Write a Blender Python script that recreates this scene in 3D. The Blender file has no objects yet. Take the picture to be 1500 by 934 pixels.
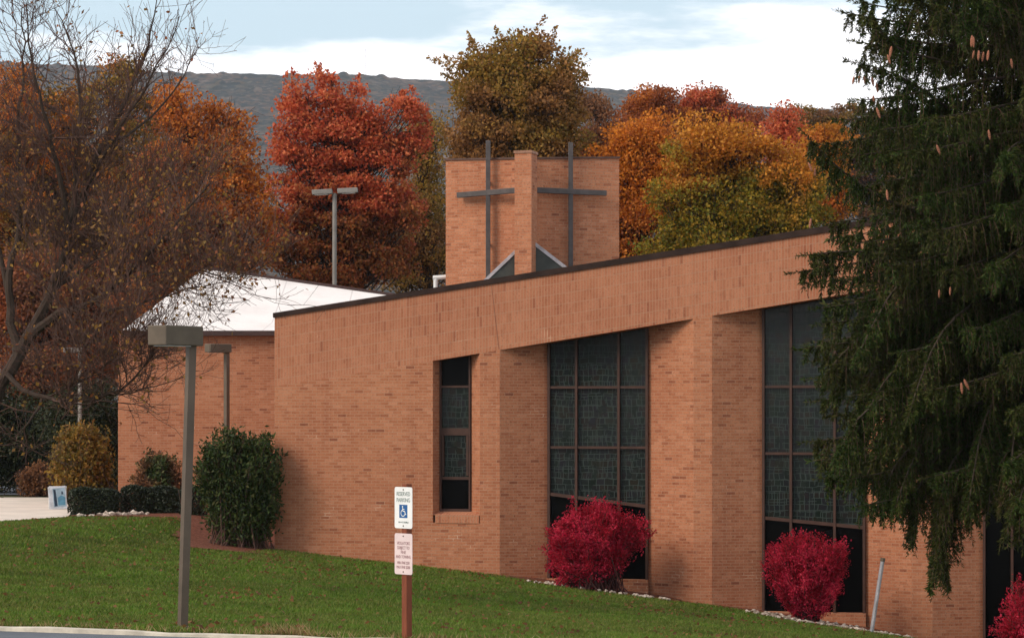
import bpy, math, random
import numpy as np
from mathutils import Vector, Matrix

random.seed(7)
SC = bpy.context.scene
COL = SC.collection
R = math.radians

# ------------------------------------------------------------------ camera
F, CX, YH, H = 4000.0, 750.0, 600.0, 2.6          # focal length in photo pixels, horizon row, eye height
cam_d = bpy.data.cameras.new('camera')
cam = bpy.data.objects.new('camera', cam_d)
COL.objects.link(cam)
cam.location = (0, 0, H)
cam.rotation_euler = (R(90), 0, 0)
cam_d.sensor_width = 36.0
cam_d.lens = 36.0 * F / 1500.0
cam_d.shift_y = (YH - 467.0) / 1500.0
cam_d.clip_start = 0.5
cam_d.clip_end = 9000
SC.camera = cam

# ------------------------------------------------------------------ light and sky
SUN_EL, SUN_AZ = 36.0, 240.0                       # azimuth measured from +Y towards +X
SUN_STRENGTH = 2.3
SKY_STRENGTH = 0.1
EXPOSURE = 0.20
az, el = R(SUN_AZ), R(SUN_EL)
sun_dir = Vector((math.sin(az) * math.cos(el), math.cos(az) * math.cos(el), math.sin(el)))
sd = bpy.data.lights.new('sun', 'SUN')
sd.energy = SUN_STRENGTH
sd.angle = R(26)
sd.color = (1.0, 0.86, 0.70)
sun = bpy.data.objects.new('sun', sd)
COL.objects.link(sun)
sun.location = (-30, -20, 60)
sun.rotation_euler = sun_dir.to_track_quat('Z', 'Y').to_euler()

SC.view_settings.view_transform = 'Standard'
SC.view_settings.look = 'None'
SC.view_settings.gamma = 1.0
SC.view_settings.exposure = EXPOSURE
SC.view_settings.use_curve_mapping = False
SC.cycles.use_denoising = True
SC.cycles.max_bounces = 6
SC.cycles.diffuse_bounces = 3
SC.cycles.glossy_bounces = 2
SC.cycles.transmission_bounces = 3
SC.cycles.volume_bounces = 0
SC.cycles.transparent_max_bounces = 4


class NT:
    """small node-tree helper"""
    def __init__(self, tree):
        self.t = tree
        self.n = tree.nodes
        self.l = tree.links

    def node(self, kind, **kw):
        nd = self.n.new(kind)
        for k, v in kw.items():
            if k == 'inp':
                for kk, vv in v.items():
                    self.set(nd, kk, vv)
            else:
                setattr(nd, k, v)
        return nd

    def set(self, nd, key, v):
        s = nd.inputs[key]
        if isinstance(v, bpy.types.NodeSocket):
            self.l.new(v, s)
        else:
            s.default_value = v

    def math(self, op, a, b=None, c=None, clamp=False):
        nd = self.n.new('ShaderNodeMath')
        nd.operation = op
        nd.use_clamp = clamp
        for i, v in enumerate((a, b, c)):
            if v is not None:
                self.set(nd, i, v)
        return nd.outputs[0]

    def mix(self, fac, a, b, blend='MIX'):
        nd = self.n.new('ShaderNodeMix')
        nd.data_type = 'RGBA'
        nd.blend_type = blend
        self.set(nd, 0, fac)
        self.set(nd, 6, a if isinstance(a, bpy.types.NodeSocket) else (*a[:3], 1))
        self.set(nd, 7, b if isinstance(b, bpy.types.NodeSocket) else (*b[:3], 1))
        return nd.outputs[2]

    def ramp(self, fac, stops, interp='LINEAR'):
        nd = self.n.new('ShaderNodeValToRGB')
        nd.color_ramp.interpolation = interp
        e = nd.color_ramp.elements
        while len(e) > 1:
            e.remove(e[-1])
        e[0].position = stops[0][0]
        e[0].color = (*stops[0][1], 1)
        for p, c in stops[1:]:
            x = e.new(p)
            x.color = (*c, 1)
        self.set(nd, 0, fac)
        return nd.outputs[0]

    def noise(self, vec, scale, detail=3, rough=0.55):
        nd = self.n.new('ShaderNodeTexNoise')
        nd.inputs['Scale'].default_value = scale
        nd.inputs['Detail'].default_value = detail
        nd.inputs['Roughness'].default_value = rough
        if vec is not None:
            self.l.new(vec, nd.inputs['Vector'])
        return nd.outputs[0]

    def smooth(self, x, lo, hi):
        nd = self.n.new('ShaderNodeMapRange')
        nd.interpolation_type = 'SMOOTHSTEP'
        self.set(nd, 0, x)
        self.set(nd, 1, lo)
        self.set(nd, 2, hi)
        return nd.outputs[0]


world = bpy.data.worlds.new('World')
SC.world = world
world.use_nodes = True
wt = NT(world.node_tree)
wt.n.clear()
sky = wt.node('ShaderNodeTexSky', sky_type='NISHITA', sun_disc=False, sun_elevation=el, sun_rotation=az)
tc = wt.node('ShaderNodeTexCoord')
sep = wt.node('ShaderNodeSeparateXYZ')
wt.l.new(tc.outputs['Generated'], sep.inputs[0])
mp = wt.node('ShaderNodeMapping')
mp.inputs['Scale'].default_value = (13, 13, 58)
mp.inputs['Location'].default_value = (3.1, 0.4, 1.7)
wt.l.new(tc.outputs['Generated'], mp.inputs[0])
n1 = wt.noise(mp.outputs[0], 1.0, 5, 0.55)
n2 = wt.noise(mp.outputs[0], 3.3, 4, 0.6)
# height of the cloud deck's upper edge above the ridge, ragged, higher on the right-hand side
edge = wt.math('ADD', 0.1325, wt.math('MULTIPLY', wt.math('SUBTRACT', n1, 0.5), 0.058))
edge = wt.math('ADD', edge, wt.math('MULTIPLY', wt.math('SUBTRACT', n2, 0.5), 0.012))
edge = wt.math('ADD', edge, wt.math('MULTIPLY', sep.outputs[0], 0.055))
d_ = wt.math('SUBTRACT', edge, sep.outputs[2])
white = wt.smooth(d_, -0.010, 0.010)
low = wt.mix(white, (6.6, 8.3, 9.2), (15.8, 15.3, 15.2))
over = wt.smooth(sep.outputs[2], 0.18, 0.6)
cloudcol = wt.mix(over, low, (8.6, 8.8, 9.2))
skycol = wt.mix(0.86, sky.outputs[0], cloudcol)
bg = wt.node('ShaderNodeBackground')
wt.l.new(skycol, bg.inputs[0])
bg.inputs[1].default_value = SKY_STRENGTH
wo = wt.node('ShaderNodeOutputWorld')
wt.l.new(bg.outputs[0], wo.inputs[0])


# ------------------------------------------------------------------ helpers
def P(px, py, Y):
    """point of the photograph's ray at distance Y from the camera"""
    return np.array([(px - CX) * Y / F, Y, H - (py - YH) * Y / F])


def tag(o, label=None, cat=None, group=None, kind=None):
    if label: o['label'] = label
    if cat: o['category'] = cat
    if group: o['group'] = group
    if kind: o['kind'] = kind
    return o


def empty(name, loc, rz=0.0):
    o = bpy.data.objects.new(name, None)
    COL.objects.link(o)
    o.empty_display_size = 0.2
    o.location = loc
    o.rotation_euler = (0, 0, rz)
    return o


def link_mesh(name, me, mat, parent=None):
    o = bpy.data.objects.new(name, me)
    COL.objects.link(o)
    for m in (mat if isinstance(mat, (list, tuple)) else [mat]):
        if m is not None: me.materials.append(m)
    if parent is not None:
        o.parent = parent
    return o


class MB:
    """collects polygons; build() links them as one mesh with metre-scaled UVs"""
    def __init__(self):
        self.v, self.f, self.uv, self.mi = [], [], [], []

    def poly(self, pts, uvs=None, mi=0):
        pts = [Vector(p) for p in pts]
        b = len(self.v)
        self.v += [tuple(p) for p in pts]
        self.f.append(tuple(range(b, b + len(pts))))
        self.mi.append(mi)
        if uvs is None:
            n = Vector((0, 0, 0))
            for i in range(len(pts)):
                a, c = pts[i], pts[(i + 1) % len(pts)]
                n += Vector(((a.y - c.y) * (a.z + c.z), (a.z - c.z) * (a.x + c.x), (a.x - c.x) * (a.y + c.y)))
            if n.length > 0: n.normalize()
            if abs(n.z) < 0.75:
                t = Vector((-n.y, n.x, 0)).normalized()
                uvs = [(p.dot(t), p.z) for p in pts]
            else:
                uvs = [(p.x, p.y) for p in pts]
        self.uv += list(uvs)

    def box(self, c, s, M=None, mi=0):
        cx, cy, cz = c
        hx, hy, hz = s[0] / 2, s[1] / 2, s[2] / 2
        q = [Vector((cx + a * hx, cy + b * hy, cz + d * hz)) for d in (-1, 1) for b in (-1, 1) for a in (-1, 1)]
        if M is not None: q = [M @ p for p in q]
        for f in ((0, 2, 3, 1), (4, 5, 7, 6), (0, 1, 5, 4), (2, 6, 7, 3), (0, 4, 6, 2), (1, 3, 7, 5)):
            self.poly([q[i] for i in f], mi=mi)

    def prism(self, base, z0, z1, cap=True, mi=0):
        """vertical prism over a plan outline (counter-clockwise); z0, z1 numbers or lists"""
        n = len(base)
        b = z0 if isinstance(z0, (list, tuple)) else [z0] * n
        t = z1 if isinstance(z1, (list, tuple)) else [z1] * n
        for i in range(n):
            j = (i + 1) % n
            self.poly([(*base[i], b[i]), (*base[j], b[j]), (*base[j], t[j]), (*base[i], t[i])], mi=mi)
        if cap:
            self.poly([(*base[i], t[i]) for i in range(n)], mi=mi)
            self.poly([(*base[i], b[i]) for i in range(n)][::-1], mi=mi)

    def tube(self, pts, rad, sides=8, caps=True):
        pts = [Vector(p) for p in pts]
        rad = rad if isinstance(rad, (list, tuple)) else [rad] * len(pts)
        ax = (pts[-1] - pts[0]).normalized()
        a = ax.orthogonal().normalized()
        b = ax.cross(a)
        rings = [[p + (a * math.cos(2 * math.pi * k / sides) + b * math.sin(2 * math.pi * k / sides)) * r
                  for k in range(sides)] for p, r in zip(pts, rad)]
        for i in range(len(pts) - 1):
            for k in range(sides):
                m = (k + 1) % sides
                self.poly([rings[i][k], rings[i][m], rings[i + 1][m], rings[i + 1][k]])
        if caps:
            self.poly(rings[0][::-1])
            self.poly(rings[-1])

    def build(self, name, mat, parent=None, smooth=False, bevel=0):
        me = bpy.data.meshes.new(name)
        me.from_pydata(self.v, [], self.f)
        ul = me.uv_layers.new(name='UVMap')
        ul.data.foreach_set('uv', np.array(self.uv, dtype=np.float32).ravel())
        me.polygons.foreach_set('material_index', self.mi)
        if smooth:
            me.polygons.foreach_set('use_smooth', [True] * len(me.polygons))
        if bevel:
            import bmesh
            bm = bmesh.new()
            bm.from_mesh(me)
            bmesh.ops.remove_doubles(bm, verts=bm.verts, dist=1e-5)
            bmesh.ops.bevel(bm, geom=[e for e in bm.edges], offset=bevel, segments=2, affect='EDGES', profile=0.5)
            bm.to_mesh(me)
            bm.free()
        me.update()
        return link_mesh(name, me, mat, parent)


def np_mesh(name, V, k, mat, parent=None, smooth=False):
    """mesh of N separate k-gons from an (N,k,3) array"""
    N = V.shape[0]
    me = bpy.data.meshes.new(name)
    me.vertices.add(N * k)
    me.vertices.foreach_set('co', V.astype(np.float32).ravel())
    me.loops.add(N * k)
    me.loops.foreach_set('vertex_index', np.arange(N * k, dtype=np.int32))
    me.polygons.add(N)
    me.polygons.foreach_set('loop_start', np.arange(0, N * k, k, dtype=np.int32))
    me.update(calc_edges=True)
    me.validate()
    return link_mesh(name, me, mat, parent)


def grid_mesh(name, X, Y, Z, mat, parent=None, smooth=True):
    ny, nx = X.shape
    V = np.stack([X, Y, Z], -1).reshape(-1, 3)
    i = np.arange(nx * ny).reshape(ny, nx)
    Fc = np.stack([i[:-1, :-1], i[:-1, 1:], i[1:, 1:], i[1:, :-1]], -1).reshape(-1, 4)
    me = bpy.data.meshes.new(name)
    me.vertices.add(len(V))
    me.vertices.foreach_set('co', V.astype(np.float32).ravel())
    me.loops.add(Fc.size)
    me.loops.foreach_set('vertex_index', Fc.astype(np.int32).ravel())
    me.polygons.add(len(Fc))
    me.polygons.foreach_set('loop_start', np.arange(0, Fc.size, 4, dtype=np.int32))
    if smooth:
        me.polygons.foreach_set('use_smooth', np.ones(len(Fc), dtype=bool))
    me.update(calc_edges=True)
    return link_mesh(name, me, mat, parent)


def norm(a):
    return a / np.maximum(np.linalg.norm(a, axis=-1, keepdims=True), 1e-9)


def leaves(rng, C, D, L, W, fold=0.0):
    """rhombic leaves: centre C, long axis D, length L, width ratio W -> (N,4,3)"""
    N = len(C)
    D = norm(D)
    S = norm(np.cross(D, rng.normal(size=(N, 3))))
    L = np.asarray(L).reshape(-1, 1) * np.ones((N, 1))
    w = L * W * 0.5
    a = C - D * L * 0.5
    tip = C + D * L * 0.5
    m = C - D * L * 0.05
    return np.stack([a, m + S * w, tip, m - S * w], 1)


def tubes(paths, rads, sides=4):
    """paths (M,n,3), rads (M,n) -> quads"""
    M, n, _ = paths.shape
    ax = norm(paths[:, -1] - paths[:, 0])
    ref = np.where(np.abs(ax[:, 2:3]) < 0.9, np.array([[0, 0, 1.0]]), np.array([[1.0, 0, 0]]))
    a = norm(np.cross(ax, ref))
    b = np.cross(ax, a)
    ang = np.arange(sides) * 2 * np.pi / sides
    off = a[:, None, None, :] * np.cos(ang)[None, None, :, None] + b[:, None, None, :] * np.sin(ang)[None, None, :, None]
    ring = paths[:, :, None, :] + off * rads[:, :, None, None]
    nx = np.roll(ring, -1, axis=2)
    q = np.stack([ring[:, :-1], nx[:, :-1], nx[:, 1:], ring[:, 1:]], axis=3)
    return q.reshape(-1, 4, 3)


def tubes_list(plist, sides=5):
    """list of (pts (n,3), radii (n)) of different lengths -> quads"""
    by = {}
    for p, r in plist:
        by.setdefault(len(p), []).append((p, r))
    out = [tubes(np.array([a for a, _ in v]), np.array([b for _, b in v]), sides) for v in by.values()]
    return np.concatenate(out)


# ------------------------------------------------------------------ materials
def new_mat(name):
    m = bpy.data.materials.new(name)
    m.use_nodes = True
    t = NT(m.node_tree)
    t.n.clear()
    out = t.node('ShaderNodeOutputMaterial')
    return m, t, out


def principled(t, out, color, rough=0.7, metal=0.0, spec=0.5, bump=None, bump_d=0.01, bump_s=0.5):
    b = t.node('ShaderNodeBsdfPrincipled')
    t.set(b, 'Base Color', color if isinstance(color, bpy.types.NodeSocket) else (*color, 1))
    t.set(b, 'Roughness', rough)
    t.set(b, 'Metallic', metal)
    t.set(b, 'Specular IOR Level', spec)
    if bump is not None:
        bn = t.node('ShaderNodeBump')
        bn.inputs['Distance'].default_value = bump_d
        bn.inputs['Strength'].default_value = bump_s
        t.l.new(bump, bn.inputs['Height'])
        t.l.new(bn.outputs[0], b.inputs['Normal'])
    t.l.new(b.outputs[0], out.inputs[0])
    return b


def mat_plain(name, color, rough=0.6, metal=0.0, var=0.25, scale=6.0, spec=0.4):
    m, t, out = new_mat(name)
    co = t.node('ShaderNodeTexCoord').outputs['Object']
    n = t.noise(co, scale, 5, 0.6)
    c = t.mix(t.smooth(n, 0.3, 0.7), tuple(x * (1 - var) for x in color), tuple(min(1, x * (1 + var)) for x in color))
    principled(t, out, c, rough, metal, spec, n, 0.004, 0.3)
    return m


def mat_brick(name, soldier=False, pale=1.0):
    m, t, out = new_mat(name)
    uv = t.node('ShaderNodeUVMap').outputs[0]
    obj = t.node('ShaderNodeTexCoord').outputs['Object']
    vec = uv
    if soldier:
        s = t.node('ShaderNodeSeparateXYZ')
        t.l.new(uv, s.inputs[0])
        c = t.node('ShaderNodeCombineXYZ')
        t.l.new(s.outputs[1], c.inputs[0])
        t.l.new(s.outputs[0], c.inputs[1])
        vec = c.outputs[0]
    br = t.node('ShaderNodeTexBrick')
    br.offset = 0.0 if soldier else 0.5
    t.l.new(vec, br.inputs['Vector'])
    br.inputs['Color1'].default_value = (0, 0, 0, 1)
    br.inputs['Color2'].default_value = (1, 1, 1, 1)
    br.inputs['Mortar'].default_value = (0.5, 0.5, 0.5, 1)
    br.inputs['Scale'].default_value = 1.0
    br.inputs['Mortar Size'].default_value = 0.006
    br.inputs['Mortar Smooth'].default_value = 0.2
    br.inputs['Bias'].default_value = 0.0
    br.inputs['Brick Width'].default_value = 0.235 if soldier else 0.20
    br.inputs['Row Height'].default_value = 0.0677
    rnd = br.outputs['Color']
    k = pale * 0.95
    if soldier:
        col = t.ramp(rnd, [(0.0, (0.36 * k, 0.128 * k, 0.068 * k)), (0.025, (0.40 * k, 0.146 * k, 0.078 * k)),
                           (0.05, (0.455 * k, 0.172 * k, 0.088 * k)), (1.0, (0.515 * k, 0.212 * k, 0.116 * k))])
    else:
        col = t.ramp(rnd, [(0.0, (0.27 * k, 0.092 * k, 0.050 * k)), (0.02, (0.34 * k, 0.118 * k, 0.06 * k)),
                       (0.05, (0.42 * k, 0.152 * k, 0.074 * k)), (0.45, (0.465 * k, 0.178 * k, 0.090 * k)),
                       (0.75, (0.49 * k, 0.194 * k, 0.098 * k)), (1.0, (0.53 * k, 0.228 * k, 0.126 * k))])
    big = t.noise(obj, 0.55, 4, 0.6)
    col = t.mix(t.smooth(big, 0.35, 0.7), col, t.mix(1.0, col, (0.86, 0.80, 0.80), 'MULTIPLY'))
    mid = t.noise(obj, 5.0, 4, 0.65)
    col = t.mix(t.smooth(mid, 0.50, 0.78), col, t.mix(1.0, col, (0.78, 0.70, 0.68), 'MULTIPLY'))
    smp = t.node('ShaderNodeMapping')
    smp.inputs['Scale'].default_value = (2.6, 2.6, 0.22)
    t.l.new(obj, smp.inputs[0])
    strk = t.noise(smp.outputs[0], 1.0, 5, 0.65)
    col = t.mix(t.smooth(strk, 0.52, 0.74), col, t.mix(1.0, col, (0.86, 0.82, 0.82), 'MULTIPLY'))
    # fired-clay speckle and short dark header ends
    spk = t.noise(obj, 26.0, 3, 0.75)
    col = t.mix(t.smooth(spk, 0.55, 0.68), col, t.mix(1.0, col, (0.52, 0.46, 0.42), 'MULTIPLY'))
    col = t.mix(t.smooth(spk, 0.44, 0.30), col, t.mix(1.0, col, (1.16, 1.20, 1.26), 'MULTIPLY'))
    mortar = t.mix(t.noise(obj, 9.0, 2), (0.36, 0.19, 0.115), (0.46, 0.27, 0.175))
    # pale lime bloom left in scattered joints
    eff = t.smooth(t.noise(obj, 1.3, 4, 0.7), 0.60, 0.72)
    mortar = t.mix(eff, mortar, (0.62, 0.45, 0.33))
    c = t.mix(br.outputs['Fac'], col, mortar)
    hgt = t.math('SUBTRACT', 1.0, br.outputs['Fac'])
    principled(t, out, c, 0.88, 0, 0.25, t.math('ADD', hgt, t.math('MULTIPLY', mid, 0.4)), 0.008, 0.6)
    return m


def mat_leaf(name, stops, stops2=None, grad=None, noise_scale=0.5, transl=0.42, rough=0.6, spec=0.25):
    """leaves: a palette drawn per leaf; a second palette on other boughs (noise in space, optionally with height)"""
    m, t, out = new_mat(name)
    geo = t.node('ShaderNodeNewGeometry')
    r = geo.outputs['Random Per Island']
    c = t.ramp(r, stops)
    pos = geo.outputs['Position']
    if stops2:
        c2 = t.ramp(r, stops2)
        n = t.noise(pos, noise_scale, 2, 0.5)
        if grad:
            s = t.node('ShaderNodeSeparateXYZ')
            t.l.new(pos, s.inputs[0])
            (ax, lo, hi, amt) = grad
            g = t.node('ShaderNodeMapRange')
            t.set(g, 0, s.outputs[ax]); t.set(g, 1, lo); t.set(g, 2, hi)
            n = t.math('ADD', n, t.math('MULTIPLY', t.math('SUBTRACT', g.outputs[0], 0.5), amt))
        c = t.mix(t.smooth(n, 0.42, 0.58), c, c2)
    n3 = t.noise(pos, 1.7, 2, 0.5)
    c = t.mix(t.smooth(n3, 0.35, 0.7), c, t.mix(1.0, c, (0.72, 0.70, 0.70), 'MULTIPLY'))
    b = t.node('ShaderNodeBsdfPrincipled')
    t.l.new(c, b.inputs['Base Color'])
    b.inputs['Roughness'].default_value = rough
    b.inputs['Specular IOR Level'].default_value = spec
    tr = t.node('ShaderNodeBsdfTranslucent')
    t.l.new(c, tr.inputs[0])
    mx = t.node('ShaderNodeMixShader')
    mx.inputs[0].default_value = transl
    t.l.new(b.outputs[0], mx.inputs[1])
    t.l.new(tr.outputs[0], mx.inputs[2])
    t.l.new(mx.outputs[0], out.inputs[0])
    return m


def mat_bark(name, c=(0.055, 0.040, 0.030)):
    m, t, out = new_mat(name)
    co = t.node('ShaderNodeTexCoord').outputs['Object']
    mp_ = t.node('ShaderNodeMapping')
    mp_.inputs['Scale'].default_value = (9, 9, 2)
    t.l.new(co, mp_.inputs[0])
    n = t.noise(mp_.outputs[0], 2.0, 5, 0.65)
    cc = t.mix(n, tuple(x * 0.55 for x in c), tuple(x * 1.5 for x in c))
    principled(t, out, cc, 0.9, 0, 0.2, n, 0.02, 0.6)
    return m


M_BRICK = mat_brick('brick')
M_SOLDIER = mat_brick('brick_soldier', True, 1.0)
M_TOWERBRICK = mat_brick('brick_tower', False, 1.12)
M_COPING = mat_plain('dark_metal_coping', (0.036, 0.021, 0.017), 0.75, 0.0, 0.3, 3.0, 0.12)
def mat_roof():
    m, t, out = new_mat('white_roof_membrane')
    uv = t.node('ShaderNodeUVMap').outputs[0]
    co = t.node('ShaderNodeTexCoord').outputs['Object']
    w = t.node('ShaderNodeTexBrick')
    t.l.new(uv, w.inputs['Vector'])
    w.offset = 0.0
    w.inputs['Scale'].default_value = 1
    w.inputs['Brick Width'].default_value = 1.9
    w.inputs['Row Height'].default_value = 40.0
    w.inputs['Mortar Size'].default_value = 0.02
    n = t.noise(co, 0.9, 5, 0.65)
    c = t.mix(t.smooth(n, 0.35, 0.75), (0.86, 0.80, 0.77), (0.74, 0.68, 0.65))
    c = t.mix(t.math('MULTIPLY', w.outputs['Fac'], 0.55), c, (0.52, 0.47, 0.45))
    principled(t, out, c, 0.55, 0, 0.3, n, 0.01, 0.2)
    return m


M_ROOFW = mat_roof()
M_ROOFD = mat_plain('dark_roof_felt', (0.07, 0.065, 0.06), 0.9, 0, 0.2)
M_BRONZE = mat_plain('bronze_frame', (0.058, 0.024, 0.015), 0.6, 0.0, 0.2)
M_STEEL = mat_plain('weathered_grey_paint', (0.118, 0.085, 0.060), 0.55, 0.2, 0.15, 3)
M_STEELD = mat_plain('dark_grey_paint', (0.112, 0.084, 0.058), 0.6, 0.1, 0.15, 3)
M_CROSS = mat_plain('cross_metal', (0.080, 0.066, 0.064), 0.55, 0.1, 0.2)
M_WHITE = mat_plain('white_paint', (0.75, 0.74, 0.72), 0.5, 0, 0.06)
M_BARK = mat_bark('bark')
M_BARKD = mat_bark('bark_dark', (0.046, 0.031, 0.023))
M_TWIG = mat_bark('twig', (0.095, 0.052, 0.040))
M_CONCRETE = mat_plain('concrete', (0.62, 0.53, 0.45), 0.85, 0, 0.10, 1.0)
M_KERB = mat_plain('kerb_concrete', (0.55, 0.49, 0.40), 0.85, 0, 0.22, 4.0)


def mat_stained_glass():
    m, t, out = new_mat('stained_glass')
    uv0 = t.node('ShaderNodeUVMap').outputs[0]
    nz = t.node('ShaderNodeTexNoise')
    nz.inputs['Scale'].default_value = 2.2
    nz.inputs['Detail'].default_value = 2
    t.l.new(uv0, nz.inputs['Vector'])
    vm = t.node('ShaderNodeVectorMath', operation='MULTIPLY_ADD')
    t.l.new(nz.outputs['Color'], vm.inputs[0])
    vm.inputs[1].default_value = (0.11, 0.11, 0.0)
    t.l.new(uv0, vm.inputs[2])
    uv = vm.outputs[0]

    def lines(w, h, off, freq, sq, shift, mort):
        mp_ = t.node('ShaderNodeMapping')
        mp_.inputs['Location'].default_value = (shift, shift * 0.7, 0)
        t.l.new(uv, mp_.inputs[0])
        b = t.node('ShaderNodeTexBrick')
        b.offset = off; b.offset_frequency = freq; b.squash = sq; b.squash_frequency = 3
        t.l.new(mp_.outputs[0], b.inputs['Vector'])
        b.inputs['Color1'].default_value = (0, 0, 0, 1)
        b.inputs['Color2'].default_value = (1, 1, 1, 1)
        b.inputs['Scale'].default_value = 1
        b.inputs['Mortar Size'].default_value = mort
        b.inputs['Mortar Smooth'].default_value = 0.3
        b.inputs['Brick Width'].default_value = w
        b.inputs['Row Height'].default_value = h
        return b
    b1 = lines(0.19, 0.135, 0.37, 2, 0.6, 0.13, 0.008)
    b2 = lines(0.11, 0.23, 0.63, 3, 1.7, 0.71, 0.008)
    gate = t.noise(uv, 3.6, 2, 0.5)
    l1 = t.math('MULTIPLY', b1.outputs['Fac'], t.smooth(gate, 0.34, 0.52))
    l2 = t.math('MULTIPLY', b2.outputs['Fac'], t.smooth(t.noise(uv, 4.4, 2, 0.5), 0.38, 0.52))
    ln = t.math('MAXIMUM', l1, l2)
    pane = t.ramp(b1.outputs['Color'], [(0, (0.006, 0.010, 0.007)), (0.35, (0.010, 0.016, 0.012)), (0.6, (0.014, 0.012, 0.016)),
                                      (0.8, (0.020, 0.012, 0.006)), (1, (0.016, 0.018, 0.016))])
    pane = t.mix(0.4, pane, t.ramp(b2.outputs['Color'], [(0, (0.004, 0.010, 0.006)), (0.5, (0.012, 0.012, 0.020)), (1, (0.016, 0.022, 0.016))]))
    c = t.mix(ln, pane, (0.036, 0.050, 0.045))
    hn = t.noise(uv, 14, 2, 0.5)
    principled(t, out, c, t.math('ADD', 0.14, t.math('MULTIPLY', ln, 0.5)), 0, 0.14,
               t.math('ADD', t.math('MULTIPLY', b2.outputs['Color'], 0.35), hn), 0.004, 0.35)
    return m


M_GLASS = mat_stained_glass()


def mat_dark_glass():
    m, t, out = new_mat('dark_glass')
    co = t.node('ShaderNodeTexCoord').outputs['Object']
    principled(t, out, (0.0025, 0.0025, 0.0025), 0.22, 0, 0.05, t.noise(co, 3, 2), 0.004, 0.15)
    return m


M_DARKGLASS = mat_dark_glass()

# ------------------------------------------------------------------ terrain
TH = R(14.0)
C0 = np.array([-5.39, 62.0])
cth, sth = math.cos(TH), math.sin(TH)


def yk(x):                      # the kerb's line
    return 30.44 - 0.369 * x


def yf(x):                      # the church front's line
    return 60.66 - 0.2493 * x


ZT = np.array([-40, -3.4, -2.0, 0, 5.275, 10.05, 14.0, 15.5, 22, 40.0])
ZZ = np.array([0.0, 0.0, -0.36, -0.58, -1.09, -1.67, -2.23, -2.45, -2.9, -3.0])


def g(x, y):
    x = np.asarray(x, float); y = np.asarray(y, float)
    t = (x - C0[0]) * cth - (y - C0[1]) * sth
    zf = np.interp(t, ZT, ZZ)
    v = np.clip((y - yk(x)) / (yf(x) - yk(x)), 0, 1)
    back = np.clip((y - yf(x) - 3) / 16.0, 0, 1)
    back = back * back * (3 - 2 * back)
    z = zf * v * (1 - back)
    z = z + 0.03 * np.sin(x * 0.9 + 1.3) * np.sin(y * 0.5) * np.clip(v * 4, 0, 1) * np.clip((1 - v) * 6, 0, 1)
    return z


def gz(x, y):
    return float(g(x, y))


def geo_axis(lo, hi, step, far_lo, far_hi, k=1.25):
    a = list(np.arange(lo, hi + step / 2, step))
    s = step
    while a[-1] < far_hi:
        s *= k
        a.append(min(a[-1] + s, far_hi))
    s = step
    b = []
    x = lo
    while x > far_lo:
        s *= k
        x = max(x - s, far_lo)
        b.append(x)
    return np.array(b[::-1] + a)


def mat_lawn():
    m, t, out = new_mat('lawn_soil')
    pos = t.node('ShaderNodeNewGeometry').outputs['Position']
    n = t.noise(pos, 0.45, 4, 0.6)
    n2 = t.noise(pos, 14.0, 4, 0.65)
    c = t.ramp(n, [(0.3, (0.050, 0.082, 0.014)), (0.5, (0.062, 0.094, 0.018)), (0.7, (0.085, 0.098, 0.024))])
    c = t.mix(t.smooth(n2, 0.35, 0.75), t.mix(1.0, c, (0.6, 0.6, 0.6), 'MULTIPLY'), c)
    sep_ = t.node('ShaderNodeSeparateXYZ')
    t.l.new(pos, sep_.inputs[0])
    far = t.smooth(sep_.outputs[1], 72, 90)
    c = t.mix(far, c, (0.06, 0.05, 0.03))
    principled(t, out, c, 0.95, 0, 0.1, n2, 0.03, 0.5)
    return m


gx = geo_axis(-22, 16, 0.4, -1050, 1050)
gr = np.concatenate([[-70, -30, -8, -0.16, -0.12, -0.06], np.arange(0, 44, 0.4)])
tail = geo_axis(0, 44, 0.4, 0, 3250 - 30)
gr = np.concatenate([gr, tail[tail > 43.8]])
GX, GR = np.meshgrid(gx, gr)
fade = np.clip(1 - (np.abs(GX) - 40) / 60, 0, 1)
GY = 30.44 - 0.369 * np.clip(GX, -90, 60) + GR
GZ = np.where(GR < -0.1, -0.30, np.where(GR < -0.01, -0.04, g(GX, GY)))
GZ = np.where(GR > 0.0, GZ * fade + 0 * GZ, GZ)
ground = grid_mesh('ground', GX, GY, GZ, mat_lawn())
tag(ground, kind='structure')

# asphalt and kerb


def mat_asphalt():
    m, t, out = new_mat('asphalt')
    pos = t.node('ShaderNodeNewGeometry').outputs['Position']
    n = t.noise(pos, 40, 3, 0.7)
    n2 = t.noise(pos, 0.7, 4, 0.6)
    c = t.mix(n, (0.085, 0.095, 0.11), (0.16, 0.175, 0.20))
    c = t.mix(t.smooth(n2, 0.4, 0.7), c, t.mix(1.0, c, (0.72, 0.72, 0.74), 'MULTIPLY'))
    principled(t, out, c, 0.85, 0, 0.3, n, 0.006, 0.5)
    return m


ax_ = np.linspace(-70, 55, 60)
AX, AR = np.meshgrid(ax_, np.array([-62, -40, -20, -8, -2, -0.15]))
asphalt = grid_mesh('parking_lot', AX, yk(AX) + AR, AX * 0 - 0.032, mat_asphalt())
tag(asphalt, kind='structure')

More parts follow.
